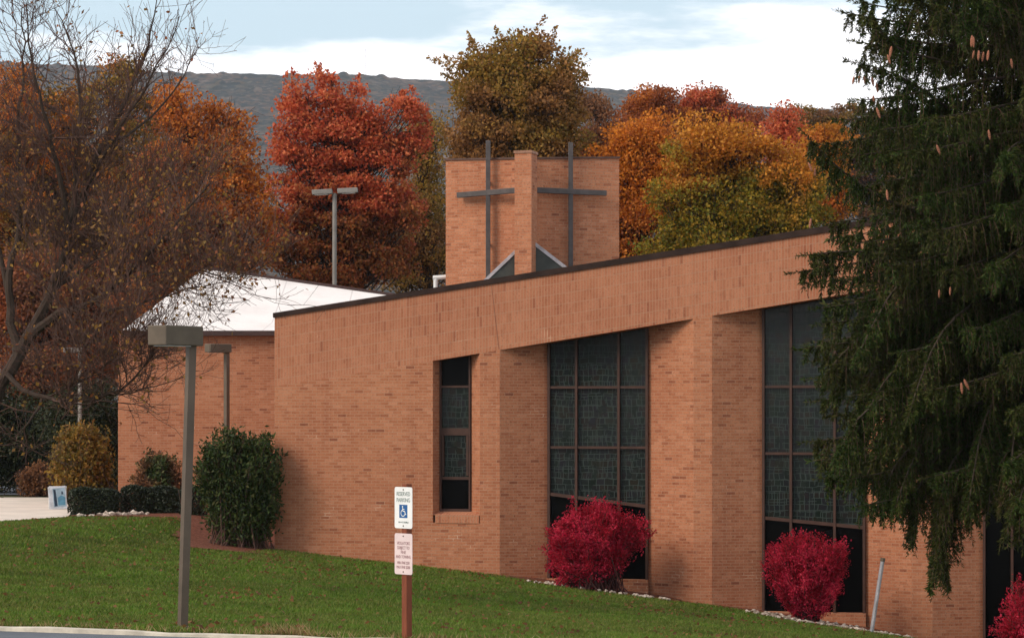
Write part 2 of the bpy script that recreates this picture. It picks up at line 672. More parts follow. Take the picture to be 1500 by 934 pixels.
mb = MB()
kx = np.arange(-60, 50, 0.5)
rngk = np.random.default_rng(3)
kj = rngk.normal(size=len(kx) + 1) * 0.006
for i in range(len(kx)):
    a, b = kx[i], kx[i] + 0.5
    prof = [(-0.15, -0.12), (-0.145, 0.006), (0.0, 0.012), (0.0, -0.12)]
    for j in range(3):
        (r0, z0), (r1, z1) = prof[j], prof[j + 1]
        e = lambda x, r, z, q: (x, yk(x) + r, z + (kj[q] if z > 0 else 0))
        mb.poly([e(a, r0, z0, i), e(b, r0, z0, i + 1), e(b, r1, z1, i + 1), e(a, r1, z1, i)])
kerb = mb.build('kerb', M_KERB)
tag(kerb, kind='structure')

# concrete drive on the left
mb = MB()
pts = [(-36, 55.5), (-11.9, 63.2), (-10.75, 66.1), (-10.9, 69.5), (-12.6, 80.5), (-36, 82)]
n_ = 24
for i in range(n_):
    a, b = i / n_, (i + 1) / n_
    # ruled between the near edge and the far edge
    def row(s):
        near = np.array([-36 + s * (36 - 10.75), np.interp(s, [0, 0.954, 1], [55.5, 63.2, 66.1])])
        far = np.array([-36 + s * (36 - 12.6), 82 - s * 1.5])
        return near, far
    n0, f0 = row(a); n1_, f1 = row(b)
    for k in range(12):
        u0, u1 = k / 12, (k + 1) / 12
        q = [n0 + (f0 - n0) * u0, n1_ + (f1 - n1_) * u0, n1_ + (f1 - n1_) * u1, n0 + (f0 - n0) * u1]
        mb.poly([(p[0], p[1], gz(*p) + 0.02) for p in q])
drive = mb.build('concrete_path', M_CONCRETE)
tag(drive, kind='structure')
mb = MB()
for (a, b) in (((-40, 83.0), (-14, 82.2)),):
    for k in range(8):
        s0, s1 = k / 8, (k + 1) / 8
        x0, x1 = -40 + 26 * s0, -40 + 26 * s1
        mb.poly([(x0, 83, 0.03), (x1, 83, 0.03), (x1, 92, 0.03), (x0, 92, 0.03)])
tag(mb.build('road', mat_asphalt()), kind='structure')


def sheet(name, outline, mat, dz, step=0.25):
    """a sheet that follows the ground inside a polygonal outline"""
    o = np.array(outline)
    x0, y0 = o.min(0); x1, y1 = o.max(0)

    def inside(x, y):
        c = False
        j = len(o) - 1
        for i in range(len(o)):
            if (o[i, 1] > y) != (o[j, 1] > y) and x < (o[j, 0] - o[i, 0]) * (y - o[i, 1]) / (o[j, 1] - o[i, 1]) + o[i, 0]:
                c = not c
            j = i
        return c
    mb_ = MB()
    for x in np.arange(x0, x1, step):
        for y in np.arange(y0, y1, step):
            if inside(x + step / 2, y + step / 2):
                mb_.poly([(a, b, gz(a, b) + dz) for a, b in ((x, y), (x + step, y), (x + step, y + step), (x, y + step))])
    ob = mb_.build(name, mat)
    return ob


def mat_mulch():
    m, t, out = new_mat('mulch')
    pos = t.node('ShaderNodeNewGeometry').outputs['Position']
    n = t.noise(pos, 16, 5, 0.7)
    c = t.ramp(n, [(0.3, (0.05, 0.020, 0.013)), (0.5, (0.15, 0.055, 0.034)), (0.75, (0.26, 0.11, 0.07))])
    principled(t, out, c, 0.95, 0, 0.1, n, 0.04, 0.8)
    return m


M_MULCH = mat_mulch()


def mat_hill():
    m, t, out = new_mat('forested_slope')
    pos = t.node('ShaderNodeNewGeometry').outputs['Position']
    v = t.node('ShaderNodeTexVoronoi')
    v.inputs['Scale'].default_value = 0.17
    t.l.new(pos, v.inputs['Vector'])
    s = t.node('ShaderNodeSeparateColor')
    t.l.new(v.outputs['Color'], s.inputs[0])
    c = t.ramp(s.outputs[0], [(0.0, (0.010, 0.016, 0.008)), (0.35, (0.026, 0.026, 0.014)), (0.6, (0.060, 0.046, 0.028)), (0.85, (0.12, 0.066, 0.03)), (1, (0.13, 0.10, 0.08))])
    n = t.noise(pos, 0.012, 3, 0.6)
    c = t.mix(t.smooth(n, 0.4, 0.65), c, t.mix(1.0, c, (0.6, 0.75, 0.65), 'MULTIPLY'))
    principled(t, out, c, 0.95, 0, 0.05)
    return m


HILL_Y = 3000.0
rp = np.array([(-700, 60), (-300, 70), (0, 83), (280, 97), (400, 100), (535, 104), (640, 108), (860, 122), (940, 128), (1060, 140), (1150, 148), (1250, 156), (1500, 172), (2200, 200)], float)
hx = np.concatenate([np.linspace(-1000, -640, 60), np.arange(-638, 640, 3.0), np.linspace(642, 1000, 60)])
hy = np.concatenate([np.linspace(1350, 2350, 60), np.arange(2354, 3062, 3.0), np.linspace(3070, 3200, 12)])
HX, HY = np.meshgrid(hx, hy)
ridge = H + (YH - np.interp(HX * F / HILL_Y + CX, rp[:, 0], rp[:, 1])) * HILL_Y / F - 7.0
s_ = np.clip((HY - 1350) / (HILL_Y - 1350), 0, 1)
prof = np.where(HY <= HILL_Y, s_ ** 1.25, 1 - ((HY - HILL_Y) / 200.0) ** 2)
HZ = ridge * prof
HZ += (12 * np.sin(HX * 0.021 + HY * 0.006) + 8 * np.sin(HX * 0.047 - 1.1 + HY * 0.01)) * np.clip(1 - np.abs(prof - 0.6) * 2.2, 0, 1)
rngh = np.random.default_rng(5)
CELL = 8.0
gw = int(2100 / CELL) + 4
ghh = int(2000 / CELL) + 4
jx = rngh.uniform(0, 1, (gw, ghh)); jy = rngh.uniform(0, 1, (gw, ghh)); jh = (rngh.uniform(0.3, 1.5, (gw, ghh)) + 2.6 * (rngh.random((gw, ghh)) > 0.93)) * (rngh.random((gw, ghh)) > 0.08)
ci = ((HX + 1020) / CELL).astype(int); cj = ((HY - 1300) / CELL).astype(int)
bump = np.zeros_like(HX)
for di in (-1, 0, 1):
    for dj in (-1, 0, 1):
        a = np.clip(ci + di, 0, gw - 1); b = np.clip(cj + dj, 0, ghh - 1)
        ddx = HX + 1020 - (a + jx[a, b]) * CELL; ddy = HY - 1300 - (b + jy[a, b]) * CELL
        d2 = (ddx ** 2 + ddy ** 2) / (6.0 ** 2)
        bump = np.maximum(bump, jh[a, b] * np.sqrt(np.clip(1 - d2, 0, 1)))
HZ = HZ + bump * (HY > 1500) * (HY < 3100)
HZ[0, :] = -1.0
HZ[-1, :] = -1.0
hill = grid_mesh('forested_hill', HX, HY, HZ, mat_hill(), smooth=True)
tag(hill, kind='structure')

# radio mast on the ridge
mz = float(H + (YH - 104) * HILL_Y / F)
mast = empty('radio_mast', ((536 - CX) * HILL_Y / F, HILL_Y - 6, mz - 6))
tag(mast, 'thin grey radio mast rising from the wooded ridge', 'mast')
mb = MB()
for a in (0, 120, 240):
    mb.tube([(0.9 * math.cos(R(a)), 0.9 * math.sin(R(a)), 0), (0.25 * math.cos(R(a)), 0.25 * math.sin(R(a)), 29)], 0.11, 5)
for k in range(14):
    z = 1 + 2 * k
    r_ = 0.9 - 0.65 * z / 29
    q = [(r_ * math.cos(R(a)), r_ * math.sin(R(a)), z) for a in (0, 120, 240)]
    for i in range(3):
        mb.tube([q[i], q[(i + 1) % 3]], 0.07, 4)
mb.build('lattice', M_STEEL, mast)
mb = MB(); mb.tube([(0, 0, 28), (0, 0, 33)], 0.12, 6); mb.build('antenna', M_STEEL, mast)

# ------------------------------------------------------------------ church
church = empty('brick_church', (C0[0], C0[1], 0), -TH)
tag(church, 'long orange brick church with rising roofline and tall dark stained glass windows', 'church')


def Tz(px, py, u=0.0):
    """facade coordinates (t, z) of a photo point lying on the plane u metres behind the front"""
    k = (px - CX) / F
    t = (k * (C0[1] + u * cth) - C0[0] - u * sth) / (cth + k * sth)
    Y = C0[1] - t * sth + u * cth
    return t, H - (py - YH) * Y / F


def T(px, u=0.0):
    return Tz(px, 600, u)[0]


tr0, zr0 = Tz(402, 460)
tr1, zr1 = Tz(1185, 337)
SR = (zr1 - zr0) / (tr1 - tr0)
roofz = lambda t: zr0 + SR * (t - tr0)
ts0, zs0 = Tz(735, 512)
ts1, zs1 = Tz(1225, 433)
SS = (zs1 - zs0) / (ts1 - ts0)
soff = lambda t: zs0 + SS * (t - ts0)
UG = 0.6
TEND = T(1366) + 4.78 + 0.6
ZB = -4.0

# pier plan points
tn0, tn1 = T(634), T(703)
ng0, ng1 = T(645, 0.35), T(690, 0.35)
piers = []
for (a, b, c, d) in ((None, 703, 732, 803), (950, 1016, 1043, 1117), (1268, 1336, 1366, 1440)):
    piers.append((T(a, UG) if a else None, T(b), T(c), T(d, UG)))
piers.append(tuple(x + 4.78 for x in piers[2]))
zsill_n = Tz(665, 752, 0.0)[1]

# walls: front skin with the slit window's opening, ends and back
mb = MB()


def wq(t0, t1, z0, z1, u0=0.0, u1=0.0):
    f0 = z1(t0) if callable(z1) else z1
    f1 = z1(t1) if callable(z1) else z1
    mb.poly([(t0, u0, z0), (t1, u1, z0), (t1, u1, f1), (t0, u0, f0)])


wq(0, tn0, ZB, soff)
wq(tn0, tn1, ZB, zsill_n - 0.20)
wq(tn0, ng0, zsill_n - 0.20, soff, 0, 0.35)                        # left jamb
wq(ng1, tn1, zsill_n - 0.20, soff, 0.35, 0)                        # right jamb, splayed
mb.poly([(tn0, 0, zsill_n - 0.2), (tn1, 0, zsill_n - 0.2), (ng1, 0.35, zsill_n - 0.2), (ng0, 0.35, zsill_n - 0.2)])
DEEP = 14.0
mb.poly([(0, DEEP, ZB), (0, 0, ZB), (0, 0, soff(0)), (0, DEEP, roofz(0) - 0.3), ])
mb.poly([(0, 0, soff(0)), (0, 0.8, soff(0)), (0, 0.8, roofz(0) - 0.3), (0, DEEP, roofz(0) - 0.3)][::-1])
mb.poly([(TEND, 0, ZB), (TEND, DEEP, ZB), (TEND, DEEP, roofz(TEND) - 0.3), (TEND, 0, soff(TEND))])
mb.poly([(TEND, DEEP, ZB), (0, DEEP, ZB), (0, DEEP, roofz(0) - 0.3), (TEND, DEEP, roofz(TEND) - 0.3)])
wall = mb.build('wall', M_BRICK, church)

# first pier (attached to the end wall) and the others
for i, (a, b, c, d) in enumerate(piers):
    mb = MB()
    if a is not None:
        wq(a, b, ZB, soff, UG, 0)
    wq(b, c, ZB, soff)
    if i < 3:
        wq(c, d, ZB, soff, 0, UG)
    else:
        wq(c, TEND, ZB, soff, 0, 0)
    mb.build('pier', M_BRICK, church)

# fascia band: soldier courses laid parallel to the roof
mb = MB()
fd = 0.78


def fq(p):
    mb.poly(p, [((q[0] if abs(p[0][1] - p[2][1]) < 1e-6 else q[1]), q[2] - SR * q[0]) for q in p])


segs = np.linspace(0, TEND, 9)
fq([(0, 0, soff(0)), (TEND, 0, soff(TEND)), (TEND, 0, roofz(TEND) - 0.02), (0, 0, roofz(0) - 0.02)])
mb.poly([(0, fd, soff(0)), (TEND, fd, soff(TEND)), (TEND, 0, soff(TEND)), (0, 0, soff(0))])
mb.poly([(0, fd, soff(0)), (0, 0, soff(0)), (0, 0, roofz(0) - 0.02), (0, fd, roofz(0) - 0.02)])
mb.poly([(TEND, 0, soff(TEND)), (TEND, fd, soff(TEND)), (TEND, fd, roofz(TEND) - 0.02), (TEND, 0, roofz(TEND) - 0.02)])
mb.poly([(TEND, fd, soff(TEND)), (0, fd, soff(0)), (0, fd, roofz(0) - 0.02), (TEND, fd, roofz(TEND) - 0.02)])
mb.build('fascia', M_SOLDIER, church)

# coping: thin at the low end, deeper towards the high end
mb = MB()
nseg = 14
for i in range(nseg):
    a, b = TEND * i / nseg - (0.03 if i == 0 else 0), TEND * (i + 1) / nseg + (0.03 if i == nseg - 1 else 0)
    ha, hb = 0.075 + 0.055 * max(0, a) / TEND, 0.075 + 0.055 * b / TEND
    za, zb = roofz(a), roofz(b)
    u0, u1 = -0.035, fd - 0.3
    mb.poly([(a, u0, za - ha), (b, u0, zb - hb), (b, u0, zb + 0.03), (a, u0, za + 0.03)])
    mb.poly([(a, u0, za + 0.03), (b, u0, zb + 0.03), (b, u1, zb + 0.05), (a, u1, za + 0.05)])
    mb.poly([(a, -0.001, za - ha), (b, -0.001, zb - hb), (b, u0, zb - hb), (a, u0, za - ha)])
    mb.poly([(b, u1, zb - 0.2), (a, u1, za - 0.2), (a, u1, za + 0.05), (b, u1, zb + 0.05)])
    if i == 0:
        mb.poly([(a, u1, za - ha), (a, u0, za - ha), (a, u0, za + 0.03), (a, u1, za + 0.05)])
    if i == nseg - 1:
        mb.poly([(b, u0, zb - hb), (b, u1, zb - hb), (b, u1, zb + 0.05), (b, u0, zb + 0.03)])
mb.build('coping', M_COPING, church)
mb = MB()
mb.poly([(0, fd - 0.02, roofz(0) - 0.29), (TEND, fd - 0.02, roofz(TEND) - 0.29), (TEND, DEEP + 0.1, roofz(TEND) - 0.29), (0, DEEP + 0.1, roofz(0) - 0.29)])
mb.build('roof', M_ROOFD, church)
mb = MB()
(j0, jz0), (j1, jz1) = Tz(720, 418), Tz(731, 511)
mb.poly([(j1 - 0.008, -0.003, jz1), (j1 + 0.008, -0.003, jz1), (j0 + 0.008, -0.003, jz0), (j0 - 0.008, -0.003, jz0)])
mb.build('control_joint', mat_plain('joint_sealant', (0.22, 0.085, 0.05), 0.9), church)


def knee_bottom(px):
    return Tz(px, 600, UG)


def window(t0, t1, u, ztop, zbot, rails, mull, zknee, fw=0.055):
    """one tall window: leaded glass between frame members, dark panes under it"""
    m_ = MB()
    n = 1
    gl = lambda z: z
    m_.poly([(t0, u, zbot(t0)), (t1, u, zbot(t1)), (t1, u, ztop(t1)), (t0, u, ztop(t0))])
    w = m_.build('stained_glass_window', M_GLASS, church)
    fr = MB()
    d = 0.09

    def bar_v(tc, zb_, w_=fw):
        for (x0, x1) in ((tc - w_ / 2, tc + w_ / 2),):
            fr.prism([(x0, u - d), (x1, u - d), (x1, u + 0.02), (x0, u + 0.02)], zb_, [ztop(x0), ztop(x1), ztop(x1), ztop(x0)], cap=False)

    def bar_h(z0, z1, h=fw, dd=0.012):
        a, b = t0 + fw, t1 - fw
        fr.poly([(a, u - d - dd + 0.03, z0 - h / 2), (b, u - d - dd + 0.03, z1 - h / 2), (b, u - d - dd + 0.03, z1 + h / 2), (a, u - d - dd + 0.03, z0 + h / 2)])
        fr.poly([(a, u - d - dd + 0.03, z0 + h / 2), (b, u - d - dd + 0.03, z1 + h / 2), (b, u, z1 + h / 2), (a, u, z0 + h / 2)])
        fr.poly([(a, u, z0 - h / 2), (b, u, z1 - h / 2), (b, u - d - dd + 0.03, z1 - h / 2), (a, u - d - dd + 0.03, z0 - h / 2)])
    bar_v(t0 + fw / 2, zknee)
    bar_v(t1 - fw / 2, zknee)
    for tm in mull:
        bar_v(tm, zknee)
    for z in rails:
        bar_h(z, z)
    bar_h(zbot(t0), zbot(t1), fw * 1.3)
    fr.build('frame', M_BRONZE, w)
    lp = MB()
    lp.poly([(t0, u + 0.01, zknee), (t1, u + 0.01, zknee), (t1, u + 0.01, zbot(t1)), (t0, u + 0.01, zbot(t0))])
    lp.build('lower_pane', M_DARKGLASS, w)
    return w


def lin(a, za, b, zb):
    return lambda t: za + (zb - za) * (t - a) / (b - a)


W1 = (T(803, UG), T(950, UG)); W2 = (T(1117, UG), T(1268, UG)); W3 = (T(1440, UG), piers[3][0])
z567 = Tz(875, 567, UG)[1]; z655 = Tz(875, 655, UG)[1]
b1 = lin(W1[0], Tz(803, 723, UG)[1], W1[1], Tz(950, 741, UG)[1])
b2 = lin(W2[0], Tz(1117, 758, UG)[1], W2[1], Tz(1268, 772, UG)[1])
top = lambda t: soff(t) + 0.02
kn = (Tz(920, 848, UG)[1], Tz(1190, 896, UG)[1])
window(W1[0], W1[1], UG, top, b1, (z567, z655), (T(845, UG), T(907, UG)), kn[0])
window(W2[0], W2[1], UG, top, b2, (Tz(1190, 566, UG)[1], Tz(1190, 664, UG)[1]), (T(1159, UG), T(1223, UG)), kn[1])
dz = kn[1] - kn[0]
b3 = lambda t: Tz(1500, 735, UG)[1] - 0.09 * (t - W3[0])
window(W3[0], W3[1], UG, top, b3, (Tz(1500, 566, UG)[1],), (W3[0] + 0.62, W3[0] + 1.6), kn[1] + dz)
for (a, b), k in ((W1, kn[0]), (W2, kn[1]), (W3, kn[1] + dz)):
    mb = MB()
    mb.poly([(a - 0.02, UG - 0.12, ZB), (b + 0.02, UG - 0.12, ZB), (b + 0.02, UG - 0.12, k), (a - 0.02, UG - 0.12, k)])
    mb.poly([(a - 0.02, UG - 0.12, k), (b + 0.02, UG - 0.12, k), (b + 0.02, UG + 0.02, k + 0.01), (a - 0.02, UG + 0.02, k + 0.01)])
    mb.build('knee_wall', M_BRICK, church)

# slit window
u = 0.35
m_ = MB()
zt = lambda t: soff(t) + 0.02
zb_ = Tz(665, 748, u)[1]
rz = [Tz(667, y, u)[1] for y in (566, 632, 700)]
m_.poly([(ng0, u, rz[2]), (ng1, u, rz[2]), (ng1, u, rz[0]), (ng0, u, rz[0])])
sw = m_.build('slit_window', M_GLASS, church)
m_ = MB()
m_.poly([(ng0, u, zb_), (ng1, u, zb_), (ng1, u, rz[2]), (ng0, u, rz[2])])
m_.build('clear_pane', M_DARKGLASS, sw)
m_ = MB()
m_.poly([(ng0, u, rz[0]), (ng1, u, rz[0]), (ng1, u, zt(ng1)), (ng0, u, zt(ng0))])
m_.build('clear_pane', M_DARKGLASS, sw)
m_ = MB()
for tc_ in (ng0 + 0.02, ng1 - 0.02):
    m_.prism([(tc_ - 0.02, u - 0.06), (tc_ + 0.02, u - 0.06), (tc_ + 0.02, u + 0.01), (tc_ - 0.02, u + 0.01)], zb_ - 0.02, [zt(tc_)] * 4, cap=False)
for z, h in ((rz[0], 0.05), (rz[1], 0.16), (rz[2], 0.06), (zb_ + 0.02, 0.06)):
    m_.box(((ng0 + ng1) / 2, u - 0.02, z), (ng1 - ng0 - 0.08, 0.07, h))
zz = (rz[1] + rz[2]) / 2
for tc_ in (ng0 + 0.075, ng1 - 0.075):
    m_.box((tc_, u - 0.022, zz), (0.05, 0.06, rz[1] - rz[2] - 0.12))
m_.build('frame', M_BRONZE, sw)
m_ = MB()
m_.prism([(tn0 + 0.06, -0.014), (tn1 - 0.02, -0.014), (tn1 - 0.02, 0.0), (tn0 + 0.06, 0.0)], zsill_n - 0.21, zsill_n - 0.03)
m_.poly([(tn0 + 0.003, 0.0, zsill_n - 0.03), (tn1 - 0.003, 0.0, zsill_n - 0.03), (ng1, u - 0.01, zb_), (ng0, u - 0.01, zb_)])
m_.build('sill', M_SOLDIER, sw)

# ------------------------------------------------------------------ tower with two crosses


def XY(px, Y):
    return np.array([(px - CX) * Y / F, Y])


YA = 65.4
A = XY(772, YA)
Lw = XY(653, YA + 0.85)
Rw = XY(907, YA + 0.55)
tower = empty('brick_tower', (A[0], A[1], roofz(6) - 0.6), 0)
tag(tower, 'orange brick tower of two walls meeting at a central pier, rising behind the church roof', 'tower')
tl = np.array([A[0], A[1], roofz(6) - 0.6])


def tw(p, z):
    return (p[0] - tl[0], p[1] - tl[1], z - tl[2])


def zpx(py, Y):
    return H - (py - YH) * Y / F


zbase = roofz(4) - 0.9
for (p, q, ytop_p, ytop_q) in ((Lw, A, 233, 231), (A, Rw, 231, 230)):
    dirv = norm(q - p)
    nb = np.array([-dirv[1], dirv[0]]) * 0.32
    pl = [p, q, q + nb, p + nb]
    zt_ = [zpx(ytop_p, p[1]), zpx(ytop_q, q[1]), zpx(ytop_q, q[1]), zpx(ytop_p, p[1])]
    mb = MB()
    mb.prism([(x[0] - tl[0], x[1] - tl[1]) for x in pl], zbase - tl[2], [z - 0.03 - tl[2] for z in zt_])
    mb.build('wall', M_TOWERBRICK, tower)
    mb = MB()
    off = np.array([dirv[1], -dirv[0]]) * 0.03
    pl = [p + off - dirv * 0.02, q + off, q + nb - off, p + nb - off - dirv * 0.02]
    if q is Rw: pl = [p + off, q + off + dirv * 0.02, q + nb - off + dirv * 0.02, p + nb - off]
    mb.prism([(x[0] - tl[0], x[1] - tl[1]) for x in pl], [z - 0.034 - tl[2] for z in zt_], [z + 0.012 - tl[2] for z in zt_])
    mb.build('coping', mat_plain('brown_coping', (0.10, 0.05, 0.036), 0.7), tower)
# pier: square to the church
Mp = Matrix.Rotation(-TH, 4, 'Z')
Yp = 64.55
pc = XY(770.5, Yp)
ptop = zpx(221, Yp)
mb = MB()
o0 = Vector((pc[0] - tl[0], pc[1] - tl[1], 0))
for_box = lambda c, s: mb.box((0, 0, 0), s, Matrix.Translation(o0 + Vector(c)) @ Mp)
hp = ptop - zbase - 0.05
for_box((0, 0.3, zbase - tl[2] + hp / 2), (0.41, 0.58, hp))
mb.build('pier', M_TOWERBRICK, tower)
mb = MB()
for_box((0, 0.3, ptop - tl[2] - 0.02), (0.45, 0.62, 0.06))
mb.build('pier_cap', mat_plain('cap_stone', (0.33, 0.17, 0.11), 0.8), tower)
# gabled dormer behind the pier, dark with pale rake flashings
mb = MB()
Yg = 64.95
gl_, gr_, ga_ = P(710, 412, Yg), P(838, 400, Yg), P(774, 351, Yg)
k_ = lambda p: (p[0] - tl[0], p[1] - tl[1], p[2] - tl[2])
bk = np.array([0.12, 0.5, 0])
mb.poly([k_(gl_ - [0, 0, 0.8]), k_(gr_ - [0, 0, 0.8]), k_(gr_), k_(ga_), k_(gl_)])
mb.poly([k_(gl_), k_(ga_), k_(ga_ + bk), k_(gl_ + bk)])
mb.poly([k_(ga_), k_(gr_), k_(gr_ + bk), k_(ga_ + bk)])
mb.build('gable', mat_plain('dark_slate_panel', (0.045, 0.048, 0.042), 0.5), tower)
mb = MB()
for (a, b) in ((gl_, ga_), (ga_, gr_)):
    dv = norm(b - a); up = np.array([-dv[2], 0, dv[0]]) * 0.045
    f = np.array([0, -0.03, 0])
    q = [a + f - up * 0.6, b + f - up * 0.6, b + f + up, a + f + up]
    mb.poly([k_(x) for x in q])
    mb.poly([k_(a + f + up), k_(b + f + up), k_(b + up + bk * 0.2), k_(a + up + bk * 0.2)])
    mb.poly([k_(a - up * 0.6), k_(b - up * 0.6), k_(b + f - up * 0.6), k_(a + f - up * 0.6)])
mb.build('rake_flashing', mat_plain('pale_flashing', (0.42, 0.38, 0.40), 0.4), tower)


def cross(px_u, xl, yl, xr, yr, Yl, Yr, ytop, ybot, lab):
    """upright and arm of one cross; the arm runs parallel to its wall"""
    Yu = Yl + (Yr - Yl) * (px_u - xl) / (xr - xl)
    b = P(px_u, ybot, Yu - 0.0)
    c = MB()
    w_ = 0.112
    c.box((b[0] - tl[0], b[1] - tl[1], (zpx(ytop, Yu) + b[2]) / 2 - tl[2]), (w_, 0.10, zpx(ytop, Yu) - b[2]),)
    up_ = c.build('cross', M_CROSS, tower, bevel=0.008)
    if lab: up_['label'] = lab
    c = MB()
    p, q = P(xl, yl, Yl), P(xr, yr, Yr)
    d3 = Vector(q - p); ln = d3.length
    rot = Vector((1, 0, 0)).rotation_difference(d3.normalized()).to_matrix().to_4x4()
    mid = (p + q) / 2 - tl
    c.box((0, 0, 0), (ln, 0.10, 0.128), Matrix.Translation(Vector(mid) + Vector((0, -0.012, 0))) @ rot)
    c.build('arm', M_CROSS, up_, bevel=0.008)
    # brackets to the wall
    for yy in (ytop + 60, ytop + 150):
        c = MB()
        c.box((b[0] - tl[0], b[1] - tl[1] + 0.09, zpx(yy, Yu) - tl[2]), (0.05, 0.16, 0.05))
        c.build('bracket', M_CROSS, up_)


cross(715, 670, 286, 757, 279, 65.97, 65.27, 206, 408, 'left cross with a paler weathered face')
cross(836, 783, 278.5, 888, 283, 65.27, 65.72, 209, 392, 'right cross, darker in tone')

# bent vent pipe on the roof
vp = empty('vent_pipe', P(638, 425, 66.5))
tag(vp, 'small white bent vent pipe on the roof at the left foot of the brick tower', 'vent pipe')
mb = MB(); mb.tube([(0, 0, -0.15), (0, 0, 0.28)], 0.05, 8); mb.build('riser', M_WHITE, vp)
mb = MB(); mb.tube([(-0.06, 0, 0.30), (0.35, 0.05, 0.33)], 0.055, 8); mb.build('elbow', M_WHITE, vp)

# ------------------------------------------------------------------ lower wing with the white roof
YW = 71.5
FLx = XY(173, YW)[0]
ez = zpx(486, YW)
wing = empty('church_wing', (FLx, YW, 0), 0)
tag(wing, 'low orange brick wing with a sloping white roof beyond the left end of the church', 'building')
Bk = P(298, 394, YW + 7.5)
Ck = P(720, 394 + (720 - 298) * 0.142, YW + 7.5)
w0 = np.array([FLx, YW, 0.0])
WR = 7.0
mb = MB()
fl = (0, 0); frr = (WR, 0); bl = (Bk[0] - FLx, 7.5 - 0.1); brr = (Ck[0] - FLx, 7.4)
Cfr = (Ck[0] - FLx, 0)
mb.poly([(*fl, -1.0), (*Cfr, -1.0), (*Cfr, ez - 0.03), (*fl, ez - 0.03)])
mb.poly([(*bl, -1.0), (*fl, -1.0), (*fl, ez - 0.03), (*bl, Bk[2] - 0.06)])
mb.poly([(*brr, -1.0), (*bl, -1.0), (*bl, Bk[2] - 0.06), (*brr, Ck[2] - 0.06)])
mb.poly([(*Cfr, -1.0), (*brr, -1.0), (*brr, Ck[2] - 0.06), (*Cfr, ez - 0.03)])
mb.build('wall', M_BRICK, wing)
mb = MB()
oa = P(178, 484, YW - 0.25) - w0; od = np.array([Cfr[0], -0.25, oa[2]])
ob_ = Bk - w0 + [-0.0, 0, 0]; oc = Ck - w0
nn = 10
mb.poly([oa, od, oc]); mb.poly([oa, oc, ob_])
mb.build('roof', M_ROOFW, wing)
mb = MB()
mb.poly([oa + [0, -0.004, -0.13], od + [0, -0.004, -0.13], od + [0, -0.004, 0.0], oa + [0, -0.004, 0.0]])
mb.poly([oa + [0, 0.25, -0.13], od + [0, 0.25, -0.13], od + [0, 0, -0.13], oa + [0, 0, -0.13]])
mb.poly([ob_ + [0, 0, -0.10], oa + [0, 0, -0.13], oa + [0, 0, -0.003], ob_ + [0, 0, -0.003]])
mb.poly([ob_ + [0, 0.02, -0.1], oc + [0, 0.02, -0.1], oc + [0, 0.02, 0.085], ob_ + [0, 0.02, 0.085]])
mb.poly([ob_ + [0, 0.02, 0.085], oc + [0, 0.02, 0.085], oc + [0, 0.2, 0.085], ob_ + [0, 0.2, 0.085]])
mb.poly([ob_ + [0, 0.2, -0.1], oc + [0, 0.2, -0.1], oc + [0, 0.2, 0.085], ob_ + [0, 0.2, 0.085]])
mb.build('roof_edge', mat_plain('brown_roof_edge', (0.05, 0.022, 0.018), 0.5), wing)

# ------------------------------------------------------------------ lamp posts


def shoebox_lamp(base, height, yaw, head_l, head_w, head_h, pole_r, label, lean=(0, 0), group='shoebox lamp posts', square=True, name='lamp_post', pm=None):
    o = empty(name, base)
    tag(o, label, 'lamp post', group)
    m1 = MB()
    p0, p1 = Vector((0, 0, -0.1)), Vector((lean[0], lean[1], height - head_h))
    if square:
        for (za, zb__) in ((0, 1),):
            ca, cb = p0, p1
            M2 = Matrix.Rotation(yaw, 4, 'Z')
            r2 = pole_r
            lo = [ca + (M2 @ Vector((a * r2, b * r2, 0))) for a, b in ((-1, -1), (1, -1), (1, 1), (-1, 1))]
            hi = [cb + (M2 @ Vector((a * r2, b * r2, 0))) for a, b in ((-1, -1), (1, -1), (1, 1), (-1, 1))]
            for i in range(4):
                j = (i + 1) % 4
                m1.poly([lo[i], lo[j], hi[j], hi[i]])
            m1.poly(hi)
    else:
        m1.tube([p0, p1], pole_r, 8)
    m1.build('pole', pm or M_STEEL, o)
    m1 = MB()
    m1.box((0, 0, 0.015), (pole_r * 3.6, pole_r * 3.6, 0.03), Matrix.Rotation(yaw, 4, 'Z'))
    m1.build('base_plate', M_STEELD, o, bevel=0.005)
    d = Vector((-math.sin(yaw), -math.cos(yaw), 0))
    Mh = Matrix.Translation(p1 + Vector((0, 0, head_h / 2))) @ Matrix.Rotation(-yaw, 4, 'Z')
    m1 = MB()
    m1.box((0, -head_l / 2 + pole_r * 1.2, 0), (head_w, head_l, head_h), Mh)
    hd = m1.build('lamp_head', pm or M_STEELD, o, bevel=0.012)
    m1 = MB()
    m1.box((0, -head_l / 2 + pole_r * 1.2 - 0.06, -head_h / 2 - 0.006), (head_w * 0.8, head_l * 0.6, 0.012), Mh)
    m1.build('lens', mat_plain('lamp_lens', (0.35, 0.36, 0.34), 0.2), hd)
    return o


